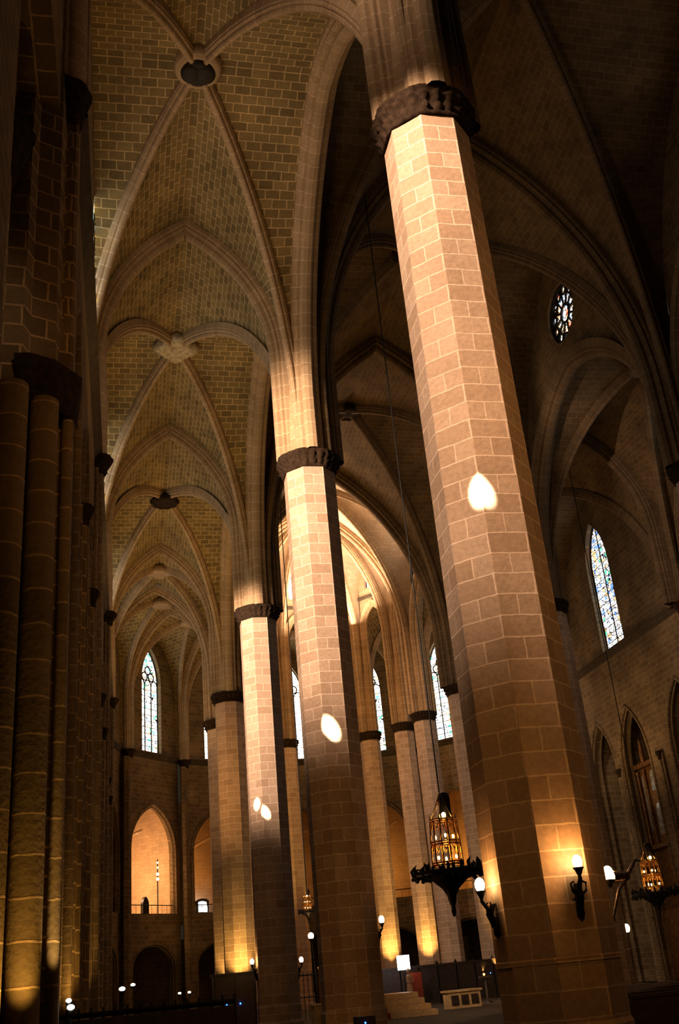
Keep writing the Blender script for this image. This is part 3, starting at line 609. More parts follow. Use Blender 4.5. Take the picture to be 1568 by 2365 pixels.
# ================================================================== COLUMNS
def octa(a, z, r0=PI/8):     # octagon radius factor (1 at the corners)
    b = (a % (PI/4)) - PI/8
    return math.cos(PI/8)/math.cos(b) if True else 1
def make_column(label, x, y, R=0.775, rot=0.0, shaft='column', cap='carved', top='rib', group=None):
    t = thing('octagonal_column', label, 'column', (x, y, 0), group)
    t.rotation_euler = (0, 0, 0)
    def ring(r, z): return [Vector((x+r*math.cos(PI/8+rot+PI/4*j), y+r*math.sin(PI/8+rot+PI/4*j), z)) for j in range(9)]
    def prism(prof, mat, name, uvw=0.62):
        mb = MB(); P = []; UV = []; L = 0
        for i, (r, z) in enumerate(prof):
            if i: L += math.hypot(r-prof[i-1][0], z-prof[i-1][1])
            P.append(ring(r, z)); UV.append([(uvw*j+0.31*(0), L+y*0.7) for j in range(9)])
        mb.grid(P, UV, False); return mb.build(name, mat, t)
    prism([(R*1.12, 0), (R*1.12, 0.30), (R*1.04, 0.36), (R*1.04, 0.8), (R*1.0, 0.86), (R, 1.50), (R*1.015, 1.51), (R*1.015, 1.56), (R, 1.57)], shaft, 'base')
    prism([(R, 1.55), (R, 8.0), (R, ZC0+0.02)], shaft, 'shaft')
    prism([(R*0.84, ZC1-0.12), (R*0.76, ZC1+1.6), (R*0.62, 19.2), (R*0.2, 21.0)], top, 'springer')
    # carved capital
    mb = MB(); N = 96
    def rf(i, z):
        def g(a, zz):
            b = ((a-rot-PI/8) % (PI/4)) - PI/8; o = 0.5*math.cos(PI/8)/math.cos(b)+0.5*0.97
            amp = i
            return o*(1+amp*(0.055*math.cos(24*a)+0.03*math.sin(40*a+z*9)))
        return g
    prof = [(R*1.01, ZC0-0.04, 0), (R*1.06, ZC0-0.03, 0.1), (R*1.08, ZC0+0.03, 0.3), (R*1.03, ZC0+0.06, 0.8), (R*1.15, ZC0+0.14, 1.1), (R*1.10, ZC0+0.21, 0.5), (R*1.20, ZC0+0.31, 1.1), (R*1.25, ZC0+0.36, 0.8), (R*1.19, ZC0+0.39, 0.4), (R*1.27, ZC0+0.43, 0.3), (R*1.28, ZC1-0.02, 0.2), (R*1.20, ZC1, 0.1), (R*0.7, ZC1+0.02, 0)]
    P = []; UV = []
    for i, (r, z, am) in enumerate(prof):
        g = rf(am, z); P.append([(x+r*g(2*PI*j/N, z)*math.cos(2*PI*j/N), y+r*g(2*PI*j/N, z)*math.sin(2*PI*j/N), z) for j in range(N+1)]); UV.append([(j*.05, i*.1) for j in range(N+1)])
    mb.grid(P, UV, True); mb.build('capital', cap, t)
    return t
make_column('huge nearest octagonal stone column with dark carved capital', XC, yk(0))
make_column('second octagonal column from the front, lit pinkish with dark capital', XC, yk(1))
make_column('third octagonal column of the left row, lit pale down its middle', XC, yk(2))
make_column('fourth octagonal column of the left row, warm orange-lit', XC, yk(3))
make_column('fifth octagonal column, mostly hidden behind the fourth', XC, Y5)
AN = {1: 'slender apse column at the far left of the choir, behind the third column', 2: 'slender apse column seen between the third and second columns', 3: 'apse column hidden behind the second column', 4: 'slender apse column just right of the second column', 5: 'slender apse column left of the hanging chandelier', 6: 'pale slender apse column directly behind the chandelier', 7: 'last column of the apse, standing at its right end'}
for k in range(1, 7): make_column(AN[k], *ACOL[k], R=0.64, rot=ANG[k])
make_column(AN[7], *ACOL[7], R=0.66)
make_column('fourth column of the right row, seen beside the edge of the nearest column', XR, Y4, R=0.72)
make_column('third column of the right row, hidden behind the nearest column', XR, yk(2))
make_column('second column of the right row at the right edge of the photo', XR, yk(1))

# wall piers (responds)
def small_cap(mb, c, r, z, h=0.55):
    mb.lathe((c[0], c[1], z), [(r*1.0, 0), (r*1.15, 0.05), (r*1.1, 0.12), (r*1.45, h*.55), (r*1.7, h*.8), (r*1.75, h)], 20, rfun=lambda a, zz: 1+0.05*math.cos(8*a))
def wall_pier(label, x, y, s, mat='pier', group=None):
    t = thing('wall_pier', label, 'pier', (x, y, 0), group)
    mb = MB(); P = []; UV = []
    fp = [(-0.4, -0.62), (0.0, -0.62), (0.02, -0.42), (0.10, -0.30), (0.14, 0.0), (0.10, 0.30), (0.02, 0.42), (0, 0.62), (-0.4, 0.62)]
    for z in (0, ZC0): P.append([(x+s*a, y+b, z) for a, b in fp]); UV.append([(sum(math.hypot(fp[i][0]-fp[i-1][0], fp[i][1]-fp[i-1][1]) for i in range(1, j+1)), z) for j in range(len(fp))])
    mb.grid(P, UV, False); mb.build('pier_core', mat, t)
    for b in (-0.42, 0.0, 0.42):
        q = MB(); r = 0.13 if b == 0 else 0.07; q.lathe((x+s*(0.12 if b == 0 else 0.05), y+b, 0), [(r, 0), (r, ZC0)], 14); q.build('shaft', mat, t)
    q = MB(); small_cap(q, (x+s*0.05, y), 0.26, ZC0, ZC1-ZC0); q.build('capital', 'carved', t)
    q = MB(); q.lathe((x+s*0.0, y, ZC1), [(0.34, 0), (0.34, 2.0), (0.28, 4.0)], 12); q.build('springer', 'rib' if s > 0 else 'shadedarch', t)
    return t
for k in range(1, 4): wall_pier('tall wall pier of the left aisle opposite the %s column' % COLN[k], WL, yk(k), 1, 'wall', 'wall piers of the left aisle')
for k in range(1, 4): wall_pier('tall wall pier of the right aisle opposite the %s column' % COLN[k], WR, yk(k), -1, 'wall', 'wall piers of the right aisle')
for k in range(8):
    wall_pier('slender wall pier between ambulatory windows, %s from the left' % ORD[k], *[c for c in (CX+(RO-0.05)*math.cos(ANGO[k]), Y5+(RO-0.05)*math.sin(ANGO[k]))], -math.copysign(0.6, math.cos(ANG[k])), 'wall', 'wall piers of the ambulatory')
# small shafts between the chapels
def chapel_shaft(label, x, y, s):
    t = thing('chapel_shaft', label, 'pier', (x, y, 0), 'shafts between the side chapels')
    q = MB(); q.box((x-s*0.05, y, 4.95), (0.30, 0.50, 9.9)); q.build('pilaster', 'pier' if s > 0 else 'wall', t)
    q = MB(); q.lathe((x+s*0.08, y, 0), [(0.15, 0), (0.15, 0.5), (0.10, 0.6), (0.10, 9.6)], 14); q.build('shaft', 'pier' if s > 0 else 'wall', t)
    q = MB(); small_cap(q, (x+s*0.06, y), 0.13, 9.55, 0.4); q.build('capital', 'carved', t)
for k in range(3):
    for i, u in enumerate((4.433, 8.867)):
        ur = (4.85, 9.27)[i] if k == 2 else u
        chapel_shaft('slim shaft between left chapels, %s of the pair %s' % (('nearer', 'farther')[i], BAYN[k]), WL, yk(k)+u, 1)
        chapel_shaft('slim shaft between right chapels, %s of the pair %s' % (('nearer', 'farther')[i], BAYN[k]), WR, yk(k)+ur, -1)
# the big chamfered pier at the left edge
t = thing('wall_pier', 'massive dark stone pier with round shafts filling the left edge', 'pier', (-1.6, 12.9, 0))
fp = [(-3.4, 11.35), (-2.35, 11.35), (-2.05, 11.60), (-1.78, 11.90), (-1.70, 12.25), (-1.40, 12.28), (-1.32, 12.52), (-1.0, 12.66), (-0.95, 12.92), (-0.80, 12.95), (-0.76, 13.0), (-0.76, 13.5), (-0.9, 13.8), (-1.6, 13.85)]
mb = MB(); P = []; UV = []
per = [0]
for i in range(1, len(fp)): per.append(per[-1]+math.hypot(fp[i][0]-fp[i-1][0], fp[i][1]-fp[i-1][1]))
for z in (0, 12, ZC0): P.append([(a, b, z) for a, b in fp]); UV.append([(q, z) for q in per])
mb.grid(P, UV, False); mb.build('pier_core', 'pier', t)
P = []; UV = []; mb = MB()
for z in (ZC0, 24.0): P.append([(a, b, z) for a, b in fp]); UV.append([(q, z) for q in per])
mb.grid(P, UV, False); mb.build('upper_pier', 'shadedweb', t)  # darker stone than the core: shade up here is put into the colour
def pshaft(x, y, r, z1, capr=None, caph=0.5, name='shaft', mat='drum'):
    q = MB(); q.lathe((x, y, 0), [(r*1.25, 0), (r*1.25, 0.6), (r*1.1, 0.8), (r*0.96, 0.9), (r, 1.0), (r, z1)], 20); o = q.build(name, mat, t)
    if capr: q = MB(); small_cap(q, (x, y), capr, z1, caph); q.build('capital', 'carved', t)
pshaft(-1.09, 12.42, 0.19, 9.05)
pshaft(-0.81, 12.84, 0.075, 9.05)
pshaft(-1.47, 12.02, 0.21, 9.05)
q = MB(); P = []; UV = []
for i, (o, z) in enumerate([(0.0, 9.00), (0.05, 9.04), (0.05, 9.15), (0.16, 9.55), (0.18, 9.65), (0.0, 9.67)]):
    P.append([(-1.42-o*.4, 12.32-o, z), (-1.28, 12.30-o, z), (-1.05+o*.5, 12.42-o*.8, z), (-0.72+o*.6, 12.80-o*.4, z), (-0.70+o*.4, 13.1, z)]); UV.append([(j*.2, z) for j in range(5)])
q.grid(P, UV, False); q.build('capital', 'carved', t)
pshaft(-1.86, 11.45, 0.30, 12.1, 0.33, 0.8)
q = MB(); small_cap(q, (-1.0, 13.1), 0.24, 14.7, 0.8); q.build('capital', 'carved', t)
q = MB(); q.lathe((-1.0, 13.15, 0), [(0.24, 10.5), (0.24, ZC0)], 16); q.build('shaft', 'pier', t)
q = MB(); q.lathe((-1.0, 13.2, ZC1), [(0.34, 0), (0.34, 3.0), (0.25, 6.0)], 14); q.build('springer', 'rib', t)

# ================================================================== LAMPS, CHANDELIERS, FURNITURE
def sconce(label, x, y, z, dx, dy, power, r=0.062, mat='bulb', arm=0.18, body=True, group='wall lamps on the columns', spotz=True):
    """wall lamp: (x, y) on the column face, (dx, dy) unit vector out of it"""
    t = thing('wall_lamp', label, 'lamp', (x, y, z), group)
    bx, by = x+dx*arm, y+dy*arm
    q = MB(); q.ball((bx, by, z), r, 12, (1, 1, 1.35)); q.build('bulb', mat, t)
    q = MB(); q.lathe((bx, by, z-r*1.3-0.09), [(0.012, 0), (0.03, 0.02), (0.05, 0.07), (0.072, 0.10), (0.05, 0.105)], 14); q.build('cup', 'iron', t)
    if body:
        q = MB(); q.tube([(x, y, z-0.52), (x+dx*.05, y+dy*.05, z-0.50), (x+dx*.10, y+dy*.10, z-0.36), (x+dx*.04, y+dy*.04, z-0.24), (bx*.6+x*.4, by*.6+y*.4, z-0.30), (bx, by, z-0.20), (bx, by, z-0.15)], [.02, .045, .05, .04, .035, .025, .02], 8)
        px, py = -dy, dx
        for sg in (-1, 1):
            q.tube([(x+dx*.07, y+dy*.07, z-0.40), (x+dx*.10+px*sg*.09, y+dy*.10+py*sg*.09, z-0.33), (x+dx*.10+px*sg*.10, y+dy*.10+py*sg*.10, z-0.24), (x+dx*.09+px*sg*.05, y+dy*.09+py*sg*.05, z-0.22)], 0.014, 6)
        q.build('bracket', 'iron', t)
        q = MB(); q.lathe((x+dx*.03, y+dy*.03, z-0.66), [(0.0, 0), (0.05, 0.06), (0.045, 0.20), (0.03, 0.26)], 10); q.build('backplate', 'iron', t)
    l = lamp('POINT', (x+dx*(arm+.06), y+dy*(arm+.06), z+0.03), power, AMB, size=0.05, name='lamp_light')
    l.parent = t; l.location = Vector((x+dx*(arm+.06), y+dy*(arm+.06), z+0.03))-Vector(t.location)
    return t
apo = 0.716
sconce('glowing lamp on the front face of the nearest column', XC+0.10, yk(0)-apo, 2.62, 0, -1, 24, 0.06)
sconce('glowing lamp on the left side of the nearest column, beside the chandelier', XC-apo, yk(0)-0.02, 2.50, -1, 0, 24, 0.065)
t = sconce('glowing lamp with metal arms on the right side of the nearest column', XC+apo, yk(0), 2.52, 1, 0, 12, 0.07, body=False)
q = MB(); q.tube([(XC+apo+.22, yk(0)-.02, 2.47), (XC+apo+.45, yk(0), 2.47)], [0.075, 0.06], 12); q.build('shade', 'steel', t)
q = MB(); q.tube([(XC+apo+.12, yk(0)-.05, 1.98), (XC+apo+.26, yk(0)-.05, 2.30), (XC+apo+.40, yk(0)-.03, 2.44), (XC+apo+.60, yk(0), 2.66), (XC+apo+.68, yk(0), 2.64)], [.018, .022, .03, .022, .012], 8)
q.tube([(XC+apo+.08, yk(0)-.05, 2.05), (XC+apo+.14, yk(0)-.05, 1.94)], 0.014, 6); q.build('arm', 'steel', t)
sconce('small glowing lamp on the right side of the second column', XC+apo, yk(1), 2.78, 1, 0, 10, 0.07)
sconce('small glowing lamp on the left side of the third column', XC-apo, yk(2), 2.33, -1, 0, 10, 0.075)
sconce('small glowing lamp on the right side of the third column', XC+apo, yk(2), 2.25, 1, 0, 10, 0.075)
sconce('lone lamp on the third column of the right row, right of the nearest column', XR+apo, yk(2), 2.31, 1, 0, 5, 0.12)

def chandelier(label, x, y, z, ztop, k=1.0, group=None, power=4):
    t = thing('chandelier', label, 'chandelier', (x, y, z), group)
    q = MB(); q.tube([(x, y, z+1.95*k), (x, y, ztop)], 0.022, 6); q.build('cable', 'cable', t)
    q = MB()
    for j in range(6):
        a = 2*PI*j/6; q.tube([(x, y, z+1.98*k), (x+0.16*k*math.cos(a), y+.16*k*math.sin(a), z+1.6*k), (x+.34*k*math.cos(a), y+.34*k*math.sin(a), z+1.26*k)], 0.014*k, 6)
    q.build('hanger_rods', 'brass', t)
    q = MB(); q.lathe((x+0.10*k, y, z+1.30*k), [(0.15*k, 0), (0.16*k, 0.5*k), (0.14*k, 0.62*k), (0.03*k, 0.66*k)], 12); q.build('canopy', 'iron', t)
    c = MB(); n = 12
    for zz, r in ((0.16, .40), (0.22, .40), (0.66, .38), (0.72, .38), (1.22, .34), (1.28, .34)):
        c.tube([(x+r*k*math.cos(2*PI*j/24), y+r*k*math.sin(2*PI*j/24), z+zz*k) for j in range(25)], 0.020*k, 6)
    for j in range(n):
        a = 2*PI*j/n; ca, sa = math.cos(a), math.sin(a)
        c.tube([(x+.40*k*ca, y+.40*k*sa, z+.16*k), (x+.38*k*ca, y+.38*k*sa, z+.70*k), (x+.34*k*ca, y+.34*k*sa, z+1.26*k)], 0.020*k, 6)
        a2 = a+PI/n
        c.tube([(x+.38*k*math.cos(a+PI/n*(u-1)), y+.38*k*math.sin(a+PI/n*(u-1)), z+(0.50+0.16*math.sin(PI*u/2))*k) for u in (0, .5, 1, 1.5, 2)], 0.014*k, 5)
        c.tube([(x+.35*k*math.cos(a+PI/n*(u-1)), y+.35*k*math.sin(a+PI/n*(u-1)), z+(1.05+0.16*math.sin(PI*u/2))*k) for u in (0, .5, 1, 1.5, 2)], 0.014*k, 5)
        c.lathe((x+.34*k*ca, y+.34*k*sa, z+1.28*k), [(0.03*k, 0), (0.012*k, 0.06*k), (0, 0.14*k)], 6)
    cage = c.build('cage', 'brass', t)
    for j in range(6):
        a = 2*PI*(j+.3)/6
        b = MB(); b.ball((x+.26*k*math.cos(a), y+.26*k*math.sin(a), z+(0.34 if j % 2 else 0.86)*k), 0.030*k, 8, (1, 1, 1.6)); b.build('bulb', 'bulbdim', cage)
    b = MB(); b.ball((x-0.05*k, y-.30*k, z+1.36*k), 0.055*k, 8); b.build('top_bulb', 'bulb', t)
    # foliage crown
    c = MB(); R1 = 0.92*k
    c.lathe((x, y, z-0.10*k), [(0.36*k, 0.16*k), (0.60*k, 0.02*k), (R1, 0.0), (R1*1.02, 0.10*k), (0.80*k, 0.14*k), (0.36*k, 0.22*k)], 32, rfun=lambda a, zz: 1+0.03*math.cos(11*a), cap=False)
    rnd = random.Random(int(x*10))
    for j in range(44):
        a = 2*PI*j/44+rnd.uniform(-.05, .05); r = R1*rnd.uniform(.86, 1.04); h = rnd.uniform(.10, .26)*k
        px, py = x+r*math.cos(a), y+r*math.sin(a)
        c.tube([(px, py, z-.08*k), (px+rnd.uniform(-.04, .04), py+rnd.uniform(-.04, .04), z+h*.6), (px+rnd.uniform(-.07, .07), py+rnd.uniform(-.07, .07), z+h)], [.035*k, .05*k, .008*k], 5)
        c.ball((px+rnd.uniform(-.05, .05), py, z-.10*k+rnd.uniform(-.06, .03)*k), rnd.uniform(.04, .075)*k, 5)
    c.build('leaf_crown', 'iron', t)
    c = MB(); c.lathe((x, y, z-1.05*k), [(0.0, -0.02), (0.035*k, 0.0), (0.06*k, 0.10*k), (0.05*k, 0.22*k), (0.09*k, 0.34*k), (0.12*k, 0.50*k), (0.22*k, 0.66*k), (0.42*k, 0.84*k), (0.62*k, 0.96*k)], 16, rfun=lambda a, zz: 1+.08*math.cos(8*a)); c.build('pendant', 'iron', t)
    l = lamp('POINT', (x, y, z), power, AMB, size=0.1*k, name='lamp_light'); l.parent = t; l.location = (0, 0, 0.55*k)
    return t
chandelier('large dark leafy chandelier with gilded lantern cage hanging in front of the apse', 8.0, 26.14, 3.75, 28.3, 1.0, power=10)
chandelier('gilded chandelier hanging far off at the right edge, half lost in the dark', 21.15, 41.0, 3.55, 24.0, 1.0, power=4)
chandelier('small dark chandelier between the third and second columns', 7.45, 45.0, 4.15, 28.8, 0.45, power=0.5)
t = thing('hanging_lamp', 'small glowing lamp hanging below the small chandelier', 'lamp', (7.5, 45.0, 3.2))
q = MB(); q.ball((7.5, 45.0, 3.2), 0.12, 10, (1, 1, 1.1)); q.build('bulb', 'bulb', t)
q = MB(); q.lathe((7.5, 45.0, 2.98), [(0.02, 0), (0.10, 0.05), (0.13, 0.12), (0.05, 0.13)], 12); q.tube([(7.5, 45, 2.98), (7.53, 45, 2.55), (7.62, 45, 0.0)], 0.03, 6); q.build('stand', 'iron', t)
l = lamp('POINT', (7.5, 44.8, 3.25), 12, AMB, size=0.1, name='lamp_light'); l.parent = t; l.location = (0, -0.2, 0.05)

# flood lamps
def flood(label, x, y, z, r=0.10, d=(0, -1), mat='flood'):
    t = thing('floodlight', label, 'floodlight', (x, y, 0)); dx, dy = d
    q = MB(); q.lathe((x, y, z), [(r*.5, -0.10), (r*1.1, -0.04), (r*1.15, 0.02), (r*1.0, 0.03)], 14); q.build('housing', 'black', t)
    q = MB(); q.ball((x+dx*.04, y+dy*.04, z+r*.35), r, 10, (1, 1, .7)); q.build('lens', mat, t)
    q = MB(); q.lathe((x, y, 0), [(0.16, 0), (0.16, 0.03), (0.02, 0.05), (0.02, z-0.09)], 10); q.build('stand', 'black', t)
flood('bright floodlight at the foot of the left wall piers', -0.66, 14.2, 1.52, 0.045)
flood('second floodlight just above and left of the brightest one', -0.70, 14.5, 1.60, 0.035)
flood('floodlight on a stand before the dark far left chapel', -0.10, 30.0, 1.75, 0.08)
flood('orange uplight against the far left ambulatory pier', 0.35, 59.0, 2.05, 0.12, mat='bulb')
flood('left one of two small uplights on the ambulatory wall', 3.05, 66.0, 1.45, 0.09, mat='bulb')
flood('right one of two small uplights on the ambulatory wall', 3.62, 66.2, 1.45, 0.09, mat='bulb')
def up(loc, tgt, e, col=GOLD, spot=70, size=0.08): lamp('SPOT', loc, e, col, tgt, size, spot=spot, blend=0.9, name='floodlight_beam')
up((0.45, 58.6, 2.2), (-0.3, 60.5, 6.0), 90, AMB, 60)
up((3.0, 65.6, 1.7), (2.7, 68.0, 4.5), 60, GOLD, 60); up((3.7, 65.8, 1.7), (4.3, 68.6, 4.5), 60, GOLD, 60)
# golden uplights at the feet of the choir columns
for (x, y), e in [((XC, Y4), 300), ((XC, Y5), 200)]+[(ACOL[k], 420) for k in (1, 2, 4, 5, 6)]+[((XR, Y4), 300)]:
    v = Vector((-x, -y)).normalized(); s1 = Vector((v.y, -v.x))
    for q, ee in ((0.75, 0.5), (0.0, 1.0), (-0.75, 0.7)): up((x+v.x*1.5+s1.x*q, y+v.y*1.5+s1.y*q, 1.2), (x+s1.x*q*.3, y+s1.y*q*.3, 6.5), e*ee*2.2, GOLD, 60, 0.04)

# golden light washing the left wall piers
up((-0.45, 16.5, 1.2), (-0.85, 17.6, 3.2), 110, GOLD, 75); up((-0.35, 24.6, 1.2), (-0.8, 26.0, 3.6), 150, GOLD, 75)

# dark screen at the lower left
t = thing('iron_screen', 'low dark screen across the bottom left of the aisle', 'screen', (0.2, 14.9, 0))
q = MB(); q.box((0.25, 14.9, 0.72), (2.3, 0.08, 1.30)); q.build('panel', 'wood', t)
q = MB(); q.tube([(-0.9, 14.9, 1.42), (1.4, 14.9, 1.42)], 0.035, 6)
for i in range(16): q.tube([(-0.9+2.3*i/15, 14.9, 0.0), (-0.9+2.3*i/15, 14.9, 1.50)], 0.015, 5)
q.build('bars', 'iron', t)
# tall dark cabinet before the fourth column, with blue indicator lights
t = thing('cabinet', 'tall dark cabinet with small blue lights before the fourth column', 'cabinet', (3.95, 42.0, 0))
q = MB(); q.box((3.95, 42.0, 0.98), (1.55, 0.9, 1.96)); q.box((3.95, 42.0, 2.0), (1.68, 1.0, 0.08)); q.box((3.95, 42.0, 0.05), (1.66, 0.98, 0.1)); q.build('body', 'black', t)
for sx in (-1, 1):
    q = MB(); q.box((3.95+sx*0.38, 41.53, 1.05), (0.70, 0.05, 1.7)); d = q.build('door', 'wood', t)
    q = MB(); q.ball((3.95+sx*0.08, 41.49, 1.1), 0.02, 6); q.build('knob', 'iron', d)
for x, z in ((3.62, 1.00), (4.12, 0.99)):
    q = MB(); q.ball((x, 41.47, z), 0.030, 8); q.build('indicator_light', 'led', t)
t = thing('microphone_box', 'small black box with a blue light on the floor by the second column', 'box', (4.2, 20.0, 0))
q = MB(); q.box((4.2, 20.0, 0.45), (0.35, 0.3, 0.9)); q.build('body', 'black', t); q = MB(); q.ball((4.18, 19.84, 0.80), 0.016, 8); q.build('indicator_light', 'led', t)

# presbytery: stepped platform, red carpet, altar, statue, screens
t = thing('altar_steps', 'lit wooden altar steps behind the second column', 'steps', (10.0, 41.0, 0))
for i in range(4):
    q = MB(); q.box((10.05-0.05*i, 41.2+0.45*i, 0.10+0.2*i), (2.3-0.12*i, 2.2, 0.19)); q.build('step', 'oak', t)
q = MB()
for i in range(4): q.box((9.02, 41.19+0.45*i, 0.105+0.2*i), (0.75, 2.22, 0.20))
q.build('carpet', 'carpet', t)
t = thing('altar', 'low yellow stone altar block right of the wooden steps', 'altar', (13.35, 44.0, 0))
q = MB(); q.box((13.35, 44.0, 0.30), (1.35, 0.8, 0.60)); q.build('body', 'altarstone', t)
q = MB(); q.box((13.35, 44.0, 0.63), (1.5, 0.95, 0.07)); q.build('top', 'altarstone', t)
for i in (-1, 0, 1):
    q = MB(); q.box((13.35+i*0.42, 43.585, 0.30), (0.30, 0.04, 0.36)); q.build('panel', 'wood', t)
t = thing('presbytery_screen', 'tall red panel behind the altar steps', 'panel', (13.1, 50.0, 0))
q = MB(); q.box((13.1, 50.0, 0.75), (0.52, 0.08, 1.38)); q.build('panel', 'redpanel', t); q = MB(); q.box((13.1, 50.06, 0.75), (0.60, 0.06, 1.50)); q.build('frame', 'wood', t)
t = thing('statue', 'small pale standing statue left of the red panel', 'statue', (12.66, 49.6, 0))
q = MB(); q.box((12.66, 49.6, 0.30), (0.34, 0.34, 0.60)); q.build('pedestal', 'wood', t)
q = MB(); q.lathe((12.66, 49.6, 0.60), [(0.15, 0), (0.14, 0.15), (0.105, 0.38), (0.085, 0.50), (0.11, 0.60), (0.125, 0.68), (0.10, 0.76), (0.045, 0.79), (0.04, 0.82), (0.062, 0.86), (0.068, 0.92), (0.05, 0.98), (0.0, 1.01)], 16, rfun=lambda a, z: 1+.05*math.cos(6*a))
q.tube([(12.56, 49.58, 1.26), (12.52, 49.52, 1.10), (12.60, 49.46, 1.02), (12.66, 49.44, 1.08)], [.035, .035, .028, .02], 8); q.tube([(12.76, 49.58, 1.26), (12.80, 49.52, 1.10), (12.72, 49.46, 1.02), (12.66, 49.44, 1.08)], [.035, .035, .028, .02], 8)
q.build('figure', 'statue', t)
q = MB(); q.lathe((12.66, 49.6, 1.40), [(0.078, 0), (0.088, 0.10), (0.07, 0.20), (0, 0.24)], 14, a0=-0.3, a1=PI+0.3); q.build('veil', 'statue', t)
t = thing('light_box', 'glowing white light box above the small statue', 'lamp', (12.62, 50.2, 0))
q = MB(); q.box((12.62, 50.2, 1.90), (0.56, 0.16, 0.62), 0.1); q.build('glass', 'lantern', t)
q = MB(); q.tube([(12.62, 50.25, 0), (12.62, 50.25, 1.62)], 0.03, 6); q.build('post', 'iron', t)
l = lamp('POINT', (12.6, 49.7, 1.9), 8, (1, .75, .6), size=.2, name='lamp_light'); l.parent = t; l.location = (0, -0.5, 1.9)
t = thing('choir_screen', 'long low dark choir screen before the golden apse columns', 'screen', (14.2, 52.0, 0))
q = MB()
for i in range(9): q.box((10.5+0.94*i, 52.0, 0.82), (0.88, 0.07, 1.60))
q.build('panels', 'wood', t)
q = MB(); q.box((14.25, 52.0, 1.67), (8.6, 0.16, 0.10)); q.build('top_rail', 'wood', t)
q = MB()
for i in range(10): q.lathe((10.03+0.94*i, 52.0, 0), [(0.05, 0), (0.05, 1.70), (0.08, 1.74), (0.03, 1.82), (0.0, 1.90)], 8)
q.build('finials', 'iron', t)
t = thing('lectern', 'dim lectern with a small lamp right of the altar', 'lectern', (15.1, 46.0, 0))
q = MB(); q.lathe((15.1, 46.0, 0), [(0.22, 0), (0.22, 0.05), (0.05, 0.1), (0.05, 0.95)], 12); q.build('post', 'wood', t)
q = MB(); q.box((15.1, 46.0, 1.02), (0.5, 0.35, 0.06)); q.build('top', 'wood', t)
q = MB(); q.ball((15.0, 45.8, 1.12), 0.05, 8); q.build('lamp', 'flame', t)
q = MB(); q.ball((15.3, 45.8, 1.15), 0.022, 8); q.build('indicator_light', 'led', t)
# chairs / railings seen between the third and second columns
t = thing('iron_railing', 'tall thin iron railing between the third and second columns', 'railing', (8.0, 47.0, 0))
q = MB(); q.tube([(6.8, 47, 1.75), (9.3, 47, 1.75)], 0.03, 6); q.tube([(6.8, 47, 0.9), (9.3, 47, 0.9)], 0.02, 6)
for i in range(14): q.tube([(6.8+2.5*i/13, 47, 0), (6.8+2.5*i/13, 47, 1.85)], 0.014, 5)
q.build('bars', 'iron', t)
q = MB()
for x in (6.8, 8.05, 9.3): q.lathe((x, 47, 0), [(0.05, 0), (0.04, 1.9), (0.06, 1.95), (0, 2.05)], 8)
q.build('posts', 'brass', t)
t = thing('side_altar', 'small yellow stone block behind the second column, left side', 'altar', (7.7, 43.0, 0))
q = MB(); q.box((7.7, 43.0, 0.32), (1.35, 0.7, 0.64)); q.build('body', 'altarstone', t); q = MB(); q.box((7.7, 43.0, 0.66), (1.5, 0.8, 0.06)); q.build('top', 'altarstone', t)
# pews
def pew(x0, x1, y):
    t = thing('pew', 'x', 'pew', ((x0+x1)/2, y, 0), 'dark pews in the nave')
    c = (x0+x1)/2; w_ = x1-x0
    q = MB(); q.box((c, y, 0.45), (w_, 0.42, 0.05)); q.build('seat', 'wood', t)
    q = MB(); q.box((c, y-0.24, 0.70), (w_, 0.05, 0.42)); q.box((c, y-0.24, 0.93), (w_, 0.09, 0.05)); q.build('backrest', 'wood', t)
    for x in (x0, x1):
        q = MB(); q.box((x, y, 0.42), (0.06, 0.50, 0.84)); q.build('end_panel', 'wood', t)
    return t
base = pew(7.4, 16.2, 16.0)
PEWN = ['nearest dark wooden pew in the nave', 'second dark wooden pew from the front edge', 'third dark wooden pew, in the middle of the block', 'fourth dark wooden pew from the front edge', 'farthest dark wooden pew, nearest the altar']
base['label'] = PEWN[0]
for i in range(1, 5): copy_tree(base, None, (11.8, 16.0+1.1*i, 0), PEWN[i])
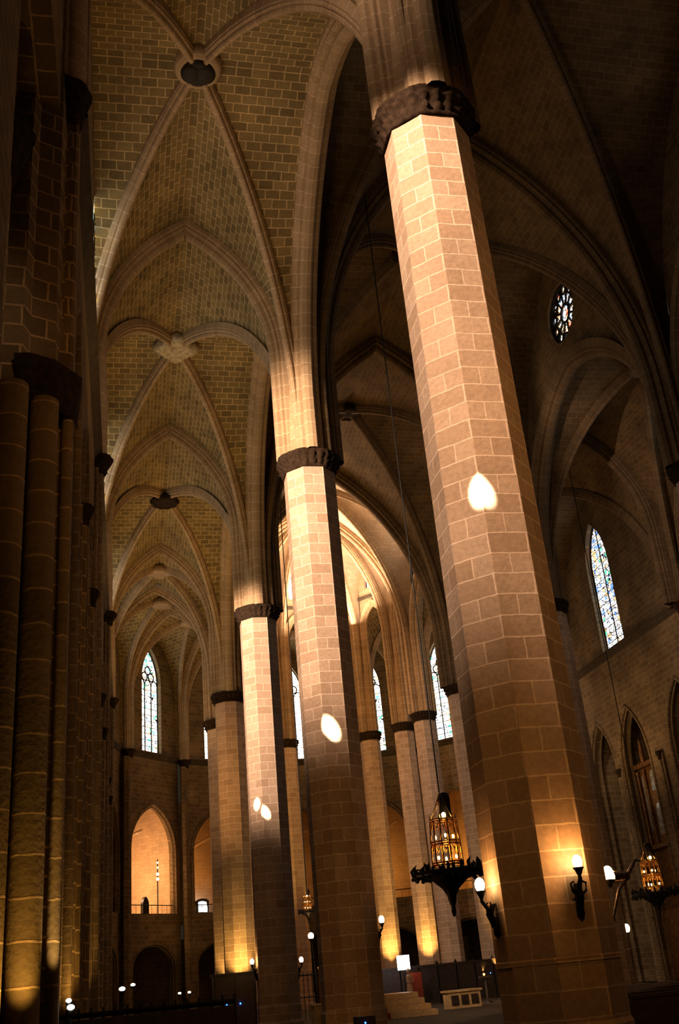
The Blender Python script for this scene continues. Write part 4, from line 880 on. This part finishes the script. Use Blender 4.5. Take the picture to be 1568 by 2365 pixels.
# votive stand at the right edge
t = thing('votive_stand', 'votive stand with a row of small red candles at the right edge', 'candle stand', (13.95, 26.0, 0))
q = MB(); q.box((13.95, 26.0, 0.60), (1.5, 0.3, 0.04)); q.build('tray', 'iron', t)
for sx in (-.7, .7):
    q = MB(); q.tube([(13.95+sx, 26, 0), (13.95+sx, 26, 0.6)], 0.02, 6); q.build('leg', 'iron', t)
t0 = thing('votive_candle', 'small red votive candle burning on the stand at the right edge', 'candle', (13.30, 25.95, 0.62), 'votive candles at the right edge')
q = MB(); q.lathe((13.30, 25.95, 0.62), [(0.035, 0), (0.035, 0.07), (0.028, 0.075)], 10); q.build('wax', 'wax', t0)
q = MB(); q.ball((13.30, 25.95, 0.725), 0.028, 8, (1, 1, 1.4)); q.build('flame', 'flame', t0)
for i in range(1, 10): copy_tree(t0, None, (13.30+0.135*i, 25.95+0.03*(i % 2), 0.62))

# painted altarpiece in the right aisle chapel
AX = WR+0.85
t = thing('altarpiece', 'tall dark gilt altarpiece with pale painted panels in the right chapel', 'altarpiece', (AX, yk(2)+7.7, 0))
yc = yk(2)+7.7
q = MB(); q.box((AX+0.15, yc, 4.9), (0.3, 2.9, 9.8)); q.box((AX-0.05, yc, 9.9), (0.5, 3.0, 0.22)); q.box((AX-0.05, yc, 6.0), (0.45, 3.0, 0.2)); q.box((AX-0.05, yc, 1.6), (0.6, 3.0, 3.0)); q.build('frame', 'gilt', t)
q = MB()
for b in (-1.3, -0.62, 0.62, 1.3): q.lathe((AX-0.12, yc+b, 6.1), [(0.09, 0), (0.07, 0.2), (0.07, 3.4), (0.10, 3.6)], 10)
q.build('colonnettes', 'gilt', t)
for b, w_, z0, z1, nm in ((-0.98, 0.26, 7.0, 9.3, 'panel'), (0.98, 0.30, 6.8, 9.5, 'panel'), (0.0, 0.60, 6.5, 8.0, 'panel'), (0.0, 0.5, 8.6, 9.6, 'panel')):
    q = MB(); at = arch_top(0, w_/1, z1-w_, z1); pts = [(-w_/2*1, z0)]+[(-w_/2*math.cos(PI*i/12), z1-w_+w_*math.sin(PI*i/12)) for i in range(13)]+[(w_/2, z0)]
    q.quad([(AX-0.03, yc+b+u, z) for u, z in pts], pts)
    q.quad([(AX+0.0, yc+b+u, z) for u, z in pts][::-1], pts[::-1])
    q.build(nm, 'pane', t)
q = MB(); q.lathe((AX-0.35, yc, 9.98), [(0.10, 0), (0.12, 0.3), (0.08, 0.7), (0.06, 0.9), (0.08, 1.0), (0, 1.15)], 12); q.build('crowning_figure', 'gilt', t)
lamp('SPOT', (22.0, yc-2.0, 6.5), 160, (0.85, 0.8, 0.7), (AX, yc, 8.3), 0.1, spot=18, blend=0.8, name='altarpiece_light')
